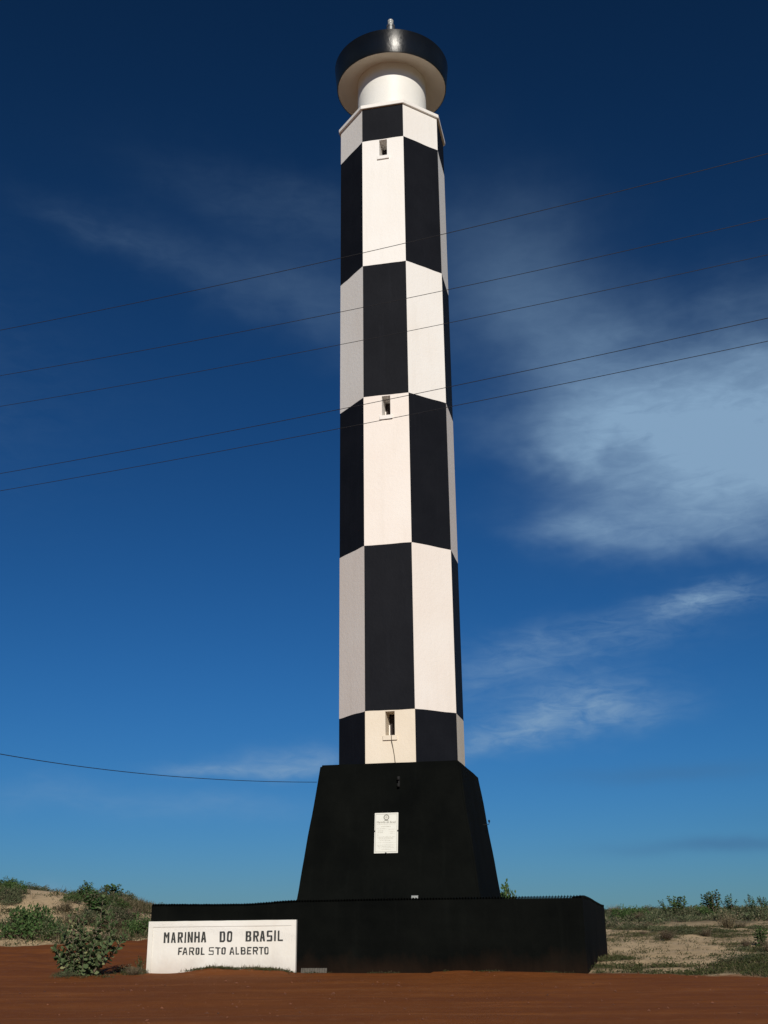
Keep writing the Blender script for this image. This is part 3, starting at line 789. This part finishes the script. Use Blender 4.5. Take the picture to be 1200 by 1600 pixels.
# ------------------------------------------------------------------ overhead wires
WIRES = [([(0, 516), (530, 404), (632, 380), (1200, 240)], 8.0, .378, 'topmost overhead wire crossing the second white panel of the tower'),
         ([(0, 587), (530, 488), (690, 455), (1200, 341)], 8.0, .370, 'second highest overhead wire crossing in front of the tower'),
         ([(0, 635), (530, 538), (690, 508), (1200, 398)], 8.0, .378, 'third overhead wire from the top, crossing mid tower panels'),
         ([(0, 740), (530, 640), (700, 605), (1200, 497)], 6.2, .44, 'fourth overhead wire, upper of the close pair by the middle window'),
         ([(0, 767), (530, 671), (700, 635), (1200, 533)], 6.2, .43, 'lowest overhead wire, passing under the middle tower window')]
for pts, hrel, kk, lab in WIRES:
    rr = [ray(*q) for q in pts]
    mid = (rr[1].z + rr[2].z) / 2
    y0 = hrel / mid
    P = []
    for d in rr:
        # on the vertical plane y = y0 - kk x
        k = y0 / (1 + kk * d.x); P.append((d.x * k, d.z * k + EYE))
    # parabola through left, middle and right
    (xa, za), (xb, zb), (xc, zc) = P[0], ((P[1][0] + P[2][0]) / 2, (P[1][1] + P[2][1]) / 2), P[3]
    A = ((zc - za) / (xc - xa) - (zb - za) / (xb - xa)) / (xc - xb)
    A = min(.006, max(.0008, A))
    B = (zc - za) / (xc - xa) - A * (xa + xc); C = za - A * xa * xa - B * xa
    line = []
    for q in range(61):
        x = lerp(-19, 13, q / 60); line.append((x, y0 - kk * x, A * x * x + B * x + C))
    bm = bmesh.new(); tube(bm, line, .0042, 5)
    o = bm_obj('overhead_wire', bm, WIREM, None, True)
    tag(o, lab, 'wire', 'overhead wires crossing in front of the tower')
# service drop to the pedestal
end = Vector((*to_world(-2.15, -2.1), EYE + .1112 * 34.3))
bm = bmesh.new(); line = []
prof = [(0, 1178), (100, 1192), (200, 1208), (300, 1216), (400, 1220), (495, 1221)]
for q in range(41):
    px = lerp(-260, 495, q / 40)
    if px < 0: py = 1178 + px * .115
    else:
        for (xa, ya), (xb, yb) in zip(prof[:-1], prof[1:]):
            if px <= xb + 1e-6: break
        py = None
    # smooth quadratic through the measured sag
    py = 1221.5 - 44.0 * ((495 - px) / 495) ** 2 + .6 if px >= 0 else 1178 + px * .18
    d = ray(px, py); dep = lerp(20.0, 34.3, (px + 260) / 755)
    line.append((d.x * dep, dep, EYE + d.z * dep))
tube(bm, line, .009, 6)
o = bm_obj('service_wire', bm, WIREM, None, True)
tag(o, 'single sagging wire running from the left to the top of the black pedestal', 'wire')

# ------------------------------------------------------------------ vegetation
def leaf_mat(name, stops, transl=.15):
    m, t, b = mat(name)
    g = t.nodes.new('ShaderNodeNewGeometry')
    oi = t.nodes.new('ShaderNodeObjectInfo')
    c = ramp(t, g.outputs['Random Per Island'], stops)
    hv = t.nodes.new('ShaderNodeHueSaturation')
    t.links.new(c, hv.inputs['Color'])
    t.links.new(M('ADD', .75, M('MULTIPLY', oi.outputs['Random'], .5, tree=t), tree=t), hv.inputs['Value'])
    t.links.new(M('ADD', .485, M('MULTIPLY', oi.outputs['Random'], .03, tree=t), tree=t), hv.inputs['Hue'])
    t.links.new(hv.outputs[0], b.inputs['Base Color'])
    b.inputs['Roughness'].default_value = .7; b.inputs['Specular IOR Level'].default_value = .2
    tr = t.nodes.new('ShaderNodeBsdfTranslucent'); t.links.new(hv.outputs[0], tr.inputs[0])
    mx = t.nodes.new('ShaderNodeMixShader'); mx.inputs[0].default_value = transl
    out = t.nodes['Material Output']
    t.links.new(b.outputs[0], mx.inputs[1]); t.links.new(tr.outputs[0], mx.inputs[2]); t.links.new(mx.outputs[0], out.inputs['Surface'])
    return m
LEAF_BIG = leaf_mat('broad_grey_green_leaf', [(0, (.052, .092, .034)), (.5, (.105, .160, .066)), (.9, (.17, .22, .105)), (1, (.34, .33, .15))])
LEAF_SM = leaf_mat('scrub_leaf', [(0, (.040, .056, .026)), (.5, (.080, .098, .047)), (.85, (.130, .138, .076)), (1, (.22, .19, .115))])
LEAF_DK = leaf_mat('dark_green_leaf', [(0, (.030, .062, .018)), (.6, (.060, .112, .034)), (1, (.115, .165, .055))])
DRY = leaf_mat('dry_twig', [(0, (.07, .052, .032)), (.5, (.13, .10, .065)), (1, (.21, .17, .11))], .05)
STRAW = leaf_mat('straw_grass', [(0, (.055, .052, .024)), (.5, (.105, .092, .048)), (1, (.21, .175, .10))], .1)
GRASS = leaf_mat('low_green_cover', [(0, (.024, .034, .010)), (.5, (.042, .054, .017)), (.9, (.072, .076, .028)), (1, (.14, .115, .055))], .1)
STEM = simple('stem_bark', (.14, .11, .075), .9)

def add_leaf(V, Fc, p, d, up, L, wd, broad=True):
    d = d.normalized(); side = d.cross(up)
    if side.length < 1e-3: side = Vector((1, 0, 0))
    side.normalize(); nrm = side.cross(d)
    i = len(V)
    if broad:
        V += [p, p + d * L * .45 + side * wd * .5 + nrm * L * .06, p + d * L * .85 + side * wd * .33, p + d * L, p + d * L * .85 - side * wd * .33, p + d * L * .45 - side * wd * .5 + nrm * L * .06]
        Fc += [(i, i + 1, i + 2, i + 3), (i, i + 3, i + 4, i + 5)]
    else:
        V += [p, p + d * L * .5 + side * wd * .5, p + d * L, p + d * L * .5 - side * wd * .5]
        Fc += [(i, i + 1, i + 2, i + 3)]
def pyd(name, V, Fc, m, smooth=False):
    me = bpy.data.meshes.new(name); me.from_pydata([tuple(v) for v in V], [], Fc); me.materials.append(m)
    if smooth: me.polygons.foreach_set('use_smooth', [True] * len(me.polygons))
    return me
def rvec(r): 
    while True:
        v = Vector((r.uniform(-1, 1), r.uniform(-1, 1), r.uniform(-1, 1)))
        if .05 < v.length < 1: return v.normalized()
def make_milkweed(seed, h, spread, nstem, leaf=.16, start=.3, m=LEAF_BIG, nb=(2, 4), dirs=None):
    """Upright stems with opposite pairs of broad leaves."""
    r = random.Random(seed); V, Fc = [], []; bm = bmesh.new()
    def shoot(p, d, L, rad, lv):
        pts = [p.copy()]; n = 7; q = p.copy(); dd = d.copy()
        for i in range(n):
            dd = (dd + Vector((r.uniform(-.13, .13), r.uniform(-.13, .13), .10))).normalized(); q = q + dd * L / n; pts.append(q.copy())
        tube(bm, pts, [rad * (1 - .7 * i / n) for i in range(n + 1)], 5, False)
        step = leaf * .42; s = L * (.2 if lv else start); a = r.uniform(0, 6)
        while s < L:
            f = s / L * n; k = min(n - 1, int(f)); pp = pts[k].lerp(pts[k + 1], f - k); dr = (pts[k + 1] - pts[k]).normalized()
            a += math.pi / 2 + r.uniform(-.3, .3)
            sz = leaf * (.75 + .5 * r.random()) * (1 - .35 * s / L)
            for sg in (0, math.pi):
                e = Vector((math.cos(a + sg), math.sin(a + sg), 0)); e = (e - dr * e.dot(dr)).normalized()
                ld = (e * r.uniform(.8, 1.1) + dr * r.uniform(.3, .9) + Vector((0, 0, r.uniform(-.3, .1)))).normalized()
                if r.random() < .93: add_leaf(V, Fc, pp, ld, dr + rvec(r) * .4, sz, sz * .62)
            s += step * r.uniform(.8, 1.2)
        for q_ in range(3):
            add_leaf(V, Fc, pts[-1], (pts[-1] - pts[-2]).normalized() + rvec(r) * .6, rvec(r), leaf * .5, leaf * .3)
        if lv == 0:
            for _ in range(r.randint(*nb)):
                f = r.uniform(.12, .75); k = int(f * n); a2 = r.uniform(0, 2 * math.pi)
                shoot(pts[k], (d + Vector((math.cos(a2), math.sin(a2), r.uniform(.0, .5))) * .9).normalized(), L * r.uniform(.35, .6), rad * .6, 1)
    for (dx, dy, dz, L) in (dirs or ()):
        shoot(Vector((dx * .12, dy * .12, -.05)), Vector((dx, dy, dz)).normalized(), L, .022, 0)
    for i in range(nstem):
        a = 2 * math.pi * i / nstem + r.uniform(-.5, .5); o = spread * r.uniform(.15, .9)
        d = Vector((math.cos(a) * o, math.sin(a) * o, h)).normalized()
        shoot(Vector((math.cos(a) * .08, math.sin(a) * .08, -.05)), d, h * r.uniform(.6, 1.0), .022, 0)
    st = bpy.data.meshes.new('stem'); bm.to_mesh(st); bm.free(); st.materials.append(STEM)
    return pyd('foliage', V, Fc, m), st
def make_bush(seed, h, rad, nclump, nleaf, leaf, m=LEAF_SM, flat=1.0):
    """Irregular twiggy bush: leaves in clumps round branch ends, gaps between."""
    r = random.Random(seed); V, Fc = [], []; bm = bmesh.new()
    for c in range(nclump):
        a = r.uniform(0, 2 * math.pi); q = r.random() ** .55; top = h * (.25 + .75 * (1 - q ** 2.0) * r.uniform(.55, 1.05)) 
        e = Vector((math.cos(a) * rad * q, math.sin(a) * rad * q, max(.1 * h, top * r.uniform(.35, 1.0))))
        b0 = Vector((e.x * .15, e.y * .15, -.05)); mid = b0.lerp(e, .5) + Vector((e.x * .12, e.y * .12, .05 * h))
        tube(bm, [b0, mid, e], [.018 * h, .011 * h, .004 * h], 4, False)
        cr = rad * r.uniform(.16, .34)
        for _ in range(nleaf):
            p = e + rvec(r) * cr * r.random() ** .5 * Vector((1, 1, .8)).length * .6
            if p.z < .0: p.z = abs(p.z) * .5
            dd = (p - e).normalized() + Vector((0, 0, .5)) + rvec(r) * .7
            L = leaf * r.uniform(.6, 1.3)
            add_leaf(V, Fc, p, dd, rvec(r), L, L * .5, False)
    st = bpy.data.meshes.new('stem'); bm.to_mesh(st); bm.free(); st.materials.append(STEM)
    return pyd('foliage', V, Fc, m), st
def make_dry(seed, h, rad, n):
    r = random.Random(seed); V, Fc = [], []
    for i in range(n):
        a = r.uniform(0, 2 * math.pi); q = r.random() ** .6
        p = Vector((r.uniform(-.2, .2) * rad, r.uniform(-.2, .2) * rad, 0)); d = Vector((math.cos(a) * q * rad, math.sin(a) * q * rad, h * r.uniform(.4, 1)))
        w_ = .012 * h; s = Vector((-math.sin(a), math.cos(a), 0)) * w_
        pts = [p, p + d * .5 + rvec(r) * .08 * h, p + d + rvec(r) * .1 * h]
        k = len(V); V += [pts[0] - s, pts[0] + s, pts[1] + s * .7, pts[1] - s * .7, pts[2]]
        Fc += [(k, k + 1, k + 2, k + 3), (k + 3, k + 2, k + 4)]
        for _ in range(3):
            pp = pts[0].lerp(pts[2], r.uniform(.4, 1)); add_leaf(V, Fc, pp, rvec(r) + Vector((0, 0, .4)), rvec(r), .09 * h * r.uniform(.6, 1.4), .03 * h, False)
    return pyd('twigs', V, Fc, DRY), None
PROTO = {}
def proto(key):
    if key in PROTO: return PROTO[key]
    k, s = key
    if k == 'milkweed_big': v = make_milkweed(s, 1.6, 1.2, 0, .20, .08, LEAF_BIG, (2, 4), [
        (-1, -.2, .55, .95), (-.9, .3, .9, 1.05), (-.55, -.5, 1, 1.15), (-.35, .5, 1.2, 1.3), (-.75, -.6, .35, .7), (-.1, -.7, .8, .8), (.15, -.5, .5, .65),
        (.1, .2, 1, 1.75), (-.12, 0, 1, 1.5), (.3, .3, 1, 1.45), (.8, 0, .95, 1.35), (.95, .2, .75, 1.2), (.9, -.3, .85, 1.15), (-1, .1, .25, .75), (.0, .8, .6, .9), (-.5, -.3, .6, .8), (-.25, -.2, .9, 1.0), (.25, -.4, 1.0, .8)])
    elif k == 'milkweed': v = make_milkweed(s, 1.5, .60, 5, .20, .12, LEAF_DK, (3, 5))
    elif k == 'sapling': v = make_milkweed(s, 1.6, .32, 3, .20, .2, LEAF_DK, (3, 4))
    elif k == 'bush': v = make_bush(s, 1.0, .75, 46, 42, .085, LEAF_SM)
    elif k == 'bush_dark': v = make_bush(s, 1.0, .70, 50, 44, .09, LEAF_DK)
    elif k == 'low': v = make_bush(s, .42, .75, 34, 34, .07, LEAF_SM)
    elif k == 'far': v = make_bush(s, 1.0, .95, 26, 26, .14, LEAF_SM)
    elif k == 'dry': v = make_dry(s, 1.0, .8, 170)
    PROTO[key] = v
    return v
PN = {'milkweed_big': ('leafy_bush', 'bush'), 'milkweed': ('milkweed_shrub', 'shrub'), 'sapling': ('sapling', 'sapling'), 'bush': ('shrub', 'shrub'), 'bush_dark': ('shrub', 'shrub'), 'low': ('low_shrub', 'shrub'), 'far': ('scrub_bush', 'shrub'), 'dry': ('dry_bush', 'dry bush')}
vr = random.Random(21)
def plant(kind, x, y, h, label, group=None, seed=None, wide=1.0, z=None):
    s = seed if seed is not None else vr.randint(0, 3)
    fol, st = proto((kind, s))
    zmax = max(v.co.z for v in fol.vertices) if 'zm' not in fol else fol['zm']; fol['zm'] = zmax
    k = h / zmax
    nm, cat = PN[kind]
    e = empty(nm, (x, y, (height(x, y) if z is None else z) - .02), vr.uniform(0, 6.28), label, cat, group)
    e.scale = (k * wide, k * wide, k)
    link('foliage' if kind != 'dry' else 'twigs', fol, None, e)
    if st is not None: link('stem', st, None, e)
    return e
def gx(px, d):     # ground x at depth d below a place in the photograph
    return ray(px, 1450).x * d
# the big leafy bush by the road and its neighbours
plant('milkweed_big', gx(138, 31.5), 31.5, 2.1, 'large leafy grey-green bush on the red earth left of the white sign', seed=1, wide=.88).rotation_euler = (0, 0, 0)
plant('sapling', gx(221, 34), 34, .42, 'small green seedling on red earth just left of the white sign', seed=2, wide=1.2)
plant('low', gx(200, 33.0), 33.0, .26, 'flat olive creeping shrub between the leafy bush and the sign', seed=0, wide=1.1)
plant('low', gx(222, 32.2), 32.2, .24, 'flat dark creeper at the left foot of the white sign', seed=1, wide=.9)
plant('dry', gx(212, 31.6), 31.6, .30, 'tuft of dry twigs on pale soil left of the sign', seed=0, wide=1.4)
plant('low', gx(110, 31.0), 30.9, .22, 'flat pale green creeper below the leafy bush', seed=2, wide=1.0)
# dune shrubs on the left: place, depth, height
G1 = 'shrubs on the sand dune'
DUNE = [('bush_dark', 8, 73, .62, 'dark shrub on the dune crest at the left edge of the picture', 1.3),
        ('bush', 40, 77, .62, 'low shrub on the dune crest above the bare sand, leftmost of the crest tufts', 1.8),
        ('bush', 60, 77, .55, 'low shrub on the dune crest above the middle of the bare sand', 1.6),
        ('bush_dark', 22, 68, .9, 'dark green shrub left of the bare sand below the crest', 1.0),
        ('bush', 20, 57.8, 1.45, 'brownish green shrub at the dune foot, leftmost of the row', 1.0),
        ('bush_dark', 45, 57.5, 1.7, 'tall dark green shrub at the dune foot below the bare sand', .95),
        ('bush_dark', 64, 57.5, 1.5, 'dark green shrub at the dune foot right of the tall one', 1.1),
        ('bush', 80, 57.5, 1.25, 'olive shrub at the dune foot left of the leafy bush', 1.0),
        ('sapling', 122, 70, 1.25, 'upright dark sapling on the dune crest behind the leafy bush', 1.5),
        ('milkweed', 146, 64, 1.5, 'broad green shrub on the dune flank above the leafy bush', 1.7),
        ('milkweed', 168, 70, 1.2, 'green shrub on the dune crest right of the upright sapling', 1.7),
        ('bush_dark', 196, 72, .6, 'small dark shrub on the falling dune crest', 1.3),
        ('bush', 185, 63, 1.1, 'olive shrub on the dune flank midway to the sign', 1.2),
        ('bush_dark', 216, 60.5, 1.3, 'dark green shrub at the dune foot nearest the white sign', 1.0),
        ('bush', 232, 61.5, 1.1, 'olive shrub half hidden behind the left end of the platform', 1.0),
        ('bush', 130, 62, 1.0, 'olive shrub on the dune flank directly behind the leafy bush', 1.2),
        ('dry', 112, 61, .8, 'pale dry bush at the dune foot left behind the leafy bush', 1.2),
        ('dry', 168, 61.5, .9, 'pale dry bush at the dune foot right behind the leafy bush', 1.5),
        ('dry', 203, 64, .9, 'pale dry bush on the dune flank near the sign', 1.5),
        ('dry', 98, 64, .8, 'pale dry bush at the lower right edge of the bare sand', 1.3),
        ('bush', 250, 72, .6, 'low shrub peeping over the left end of the platform wall', 1.4)]
for k, px, d, h, lab, wd in DUNE:
    plant(k, gx(px, d), d, h, lab, G1, wide=wd)
ORD = ['first', 'second', 'third', 'fourth', 'fifth', 'sixth', 'seventh', 'eighth', 'ninth', 'tenth', 'eleventh', 'twelfth', 'thirteenth', 'fourteenth', 'fifteenth', 'sixteenth', 'seventeenth', 'eighteenth', 'nineteenth', 'twentieth']
ORD += ['twenty-' + o for o in ORD[:9]] + ['thirtieth'] + ['thirty-' + o for o in ORD[:9]] + ['fortieth'] + ['forty-' + o for o in ORD[:9]]
def plant_row(items, text, group):
    """Many alike plants: each is told apart by its place counted from the left, within its own kind."""
    cnt = {}
    for (k, px, d, h, wd) in sorted(items, key=lambda q: q[1]):
        n = cnt.get(k, 0); cnt[k] = n + 1
        plant(k, gx(px, d), d, h, ORD[n] + ' ' + text[k], group[k], wide=wd)
# random small shrubs on the dune
items = []
for i in range(42):
    px = vr.choice([vr.uniform(2, 20), vr.uniform(105, 236), vr.uniform(105, 236), vr.uniform(105, 236)]); d = vr.uniform(61, 82)
    k = vr.choice(['bush', 'bush', 'bush_dark', 'low', 'dry', 'bush_dark'])
    items.append((k, px, d, (vr.uniform(.45, 1.15) if d < 74 else vr.uniform(.3, .7)) * (.6 if k == 'low' else 1), 1.2))
plant_row(items, {'bush': 'small olive shrub from the left on the dune flank', 'low': 'low spreading shrub from the left on the dune flank', 'dry': 'small dry twiggy bush from the left on the dune flank', 'bush_dark': 'small dark green shrub from the left on the dune flank'},
          {'bush': 'small olive shrubs on the dune', 'low': 'low spreading shrubs on the dune', 'dry': 'small dry bushes on the dune', 'bush_dark': 'small dark shrubs on the dune'})
# plants behind the platform
wx, wy = to_world(4.1, 6.6)
plant('milkweed', gx(789, 46), 46, 2.15, 'pale green leafy shrub behind the wall beside the pedestal', seed=1, wide=.9)
plant('sapling', gx(803, 45), 45, 2.3, 'thin stalk with one leafy head above the wall right of the pedestal', seed=3, wide=.45)
# saplings and shrubs on the right
G2 = 'saplings along the right-hand scrub'
for k, px, d, h, lab, wd, g in [
        ('sapling', 1042, 95, 1.25, 'short upright sapling in the scrub, leftmost of those against the sky', 1.3, G2),
        ('milkweed', 1062, 92, 1.6, 'rounded bright green sapling in the scrub, second from the platform', 1.2, G2),
        ('milkweed', 1116, 84, 1.95, 'tallest bright green sapling right of the platform', 1.1, G2),
        ('bush_dark', 1101, 80, 1.0, 'dark green bush at the left foot of the tallest sapling', 1.0, None),
        ('sapling', 1145, 105, 1.75, 'slender dark sapling just right of the tallest one', 1.4, G2),
        ('sapling', 1178, 108, 1.7, 'slender dark sapling second from the right picture edge', 1.2, G2),
        ('sapling', 1197, 106, 1.5, 'slender dark sapling at the right picture edge', 1.2, G2),
        ('milkweed', 1188, 41, .72, 'low dark green leafy shrub on sand at the right picture edge', 1.2, None),
        ('bush_dark', 978, 78, 1.1, 'rounded green bush in the scrub near the platform corner', 1.3, None),
        ('bush_dark', 1000, 90, 1.0, 'dark bush in the scrub right of the rounded green bush', 1.2, None),
        ('dry', 1137, 57, 1.0, 'brown dry bush on the sand below the slender sapling', 1.1, None),
        ('dry', 1040, 46, .5, 'brown twiggy tuft beside the bare sand patch', 1.3, None),
        ('low', 1066, 50, .42, 'dark low clump in the middle of the right-hand sand', 1.6, None),
        ('low', 990, 57, .5, 'grey-green low shrub behind the bare sand patch', 1.6, None),
        ('low', 960, 60, .6, 'grey-green low shrub at the corner of the platform', 1.5, None),
        ('dry', 1198, 39, .5, 'yellowish dry tuft at the right edge below the leafy shrub', 1.0, None)]:
    plant(k, gx(px, d), d, h, lab, g, wide=wd)
items = []
for i in range(60):
    k = vr.choice(['far', 'far', 'far', 'dry', 'low'])
    items.append((k, vr.uniform(955, 1198), vr.uniform(66, 135), vr.uniform(.45, .95) * (.6 if k == 'low' else 1), 1.25))
plant_row(items, {'far': 'olive bush from the left in the scrub belt right of the platform', 'dry': 'grey dry bush from the left in the scrub belt right of the platform', 'low': 'low flat shrub from the left in the scrub belt right of the platform'},
          {'far': 'olive bushes of the right-hand scrub belt', 'dry': 'dry bushes of the right-hand scrub belt', 'low': 'flat shrubs of the right-hand scrub belt'})
items = []
for i in range(60):
    d = vr.uniform(33, 62); px = vr.uniform(965, 1198)
    if green_mask(gx(px, d), d) < .3: continue
    items.append((vr.choice(['low', 'dry', 'low']), px, d, vr.uniform(.16, .42), vr.uniform(1, 1.9)))
plant_row(items, {'low': 'small creeping shrub from the left on the right-hand sand', 'dry': 'small dry tuft from the left on the right-hand sand'},
          {'low': 'creeping shrubs on the right-hand sand', 'dry': 'dry tufts on the right-hand sand'})

# ground cover and far scrub, countless
def scatter(name, n, area, maker, m, label, seed):
    r = random.Random(seed); V, Fc = [], []; c = 0; tries = 0
    while c < n and tries < n * 30:
        tries += 1
        q = area(r)
        if q is None: continue
        maker(r, V, Fc, Vector((q[0], q[1], height(q[0], q[1]))), q[2] if len(q) > 2 else 1.0); c += 1
    me = pyd(name, V, Fc, m); o = link(name, me); o['kind'] = 'stuff'; o['label'] = label
    return o
def tuft(n, L, w_, lean):
    def f(r, V, Fc, p, s):
        for _ in range(n):
            a = r.uniform(0, 6.28); d = Vector((math.cos(a) * lean * r.random(), math.sin(a) * lean * r.random(), 1))
            add_leaf(V, Fc, p + Vector((r.uniform(-.09, .09), r.uniform(-.09, .09), -.01)), d, rvec(r), L * s * r.uniform(.5, 1.3), w_ * s, False)
    return f
def blob(n, rad, L):
    def f(r, V, Fc, p, s):
        for _ in range(n):
            q = rvec(r) * rad * s * r.random() ** .5; q.z = abs(q.z) * .42
            add_leaf(V, Fc, p + q, rvec(r) + Vector((0, 0, .6)), rvec(r), L * s * r.uniform(.6, 1.3), L * s * .5, False)
    return f
def area_right(r):
    d = 26 + 40 * r.random() ** 1.3; a = r.uniform(8.6, 23)
    x, y = d * math.sin(R(a)), d * math.cos(R(a))
    sd = red_sd(x, y)
    if sd > .25 + .5 * N2(x, y, .9): return None
    if r.random() > green_mask(x, y) + .04: return None
    lx, ly = to_local(x, y)
    if X0 - .1 < lx < X1 + .12 and Y0 - .1 < ly < Y1 + .1: return None
    return x, y, r.uniform(.6, 1.3)
scatter('ground_cover', 9000, area_right, blob(8, .19, .055), GRASS, 'low creeping green cover over the right-hand sand', 4)
scatter('dry_grass', 3600, area_right, tuft(6, .11, .012, 1.6), STRAW, 'dry straw grass over the right-hand sand', 5)
def area_dune(r):
    d = r.uniform(56, 92); a = r.uniform(-24, -6)
    x, y = d * math.sin(R(a)), d * math.cos(R(a))
    if red_sd(x, y) > .3: return None
    if r.random() > green_mask(x, y) * 1.0 + .005: return None
    return x, y, r.uniform(.8, 1.7)
scatter('dune_cover', 7000, area_dune, blob(7, .26, .09), GRASS, 'low green cover over the sand dune', 6)
scatter('dune_grass', 4500, area_dune, tuft(6, .34, .02, 1.0), STRAW, 'dry straw grass over the sand dune', 8)
def area_far(r):
    d = 70 * (6.0 ** r.random()); a = r.uniform(-30, 30)
    if a < -3 and d < 95: return None
    return d * math.sin(R(a)), d * math.cos(R(a)), r.uniform(.7, 1.4) * (1 if d < 160 else 1.6)
scatter('far_scrub', 3000, area_far, blob(26, .62, .22), LEAF_SM, 'far low scrub reading as one belt along the horizon', 9)
def area_foot(r):
    # weeds at the foot of the sign, of the wall and round the leafy bush
    k = r.random()
    if k < .45:
        lx = r.choice([r.gauss(-2.5, .32), r.gauss(-2.9, .25), r.gauss(-3.9, .3), r.gauss(-4.5, .25)]); ly = Y0 - .16 - abs(r.gauss(0, .16))
        x, y = to_world(lx, ly)
        return x, y, r.uniform(.5, 1.0)
    if k < .62:
        lx = r.uniform(-1.6, 5.8); ly = Y0 - .06 - abs(r.gauss(0, .07))
        if N2(lx, 0, 1.1) < .05: return None
        x, y = to_world(lx, ly); return x, y, r.uniform(.35, .7)
    x, y = gx(r.uniform(95, 232), 32), 32 + r.gauss(-.2, .7)
    if N2(x, y, .8, 9) < .02: return None
    return x, y, r.uniform(.5, 1.1)
scatter('weeds', 620, area_foot, blob(8, .10, .05), GRASS, 'small weeds along the foot of the sign and wall', 10)
scatter('dry_weeds', 260, area_foot, tuft(5, .14, .010, 1.2), STRAW, 'short dry grass along the foot of the sign and wall', 11)
# loose stones and crumbs on the red earth
V, Fc = [], []; r = random.Random(15)
for _ in range(1100):
    d = 14 + 20 * r.random() ** .8; a = r.uniform(-24, 24); x, y = d * math.sin(R(a)), d * math.cos(R(a))
    lx, ly = to_local(x, y)
    if ly > Y0 - .3 or N2(x, y, .35, 8) < -.15: continue
    s = .008 + .030 * r.random() ** 4; p = Vector((x, y, height(x, y) + s * .2)); i = len(V)
    for q in range(6):
        v = [(1, 0, 0), (-1, 0, 0), (0, 1, 0), (0, -1, 0), (0, 0, .7), (0, 0, -.7)][q]
        V.append(p + Vector(v) * s * r.uniform(.6, 1.4))
    for f in ((0, 2, 4), (2, 1, 4), (1, 3, 4), (3, 0, 4), (2, 0, 5), (1, 2, 5), (3, 1, 5), (0, 3, 5)): Fc.append(tuple(i + k for k in f))
PEB = simple('pebble', (.16, .060, .028), .95, var=.5, scale=2)
o = link('pebbles', pyd('pebbles', V, Fc, PEB)); o['kind'] = 'stuff'; o['label'] = 'loose reddish pebbles on the earth road'
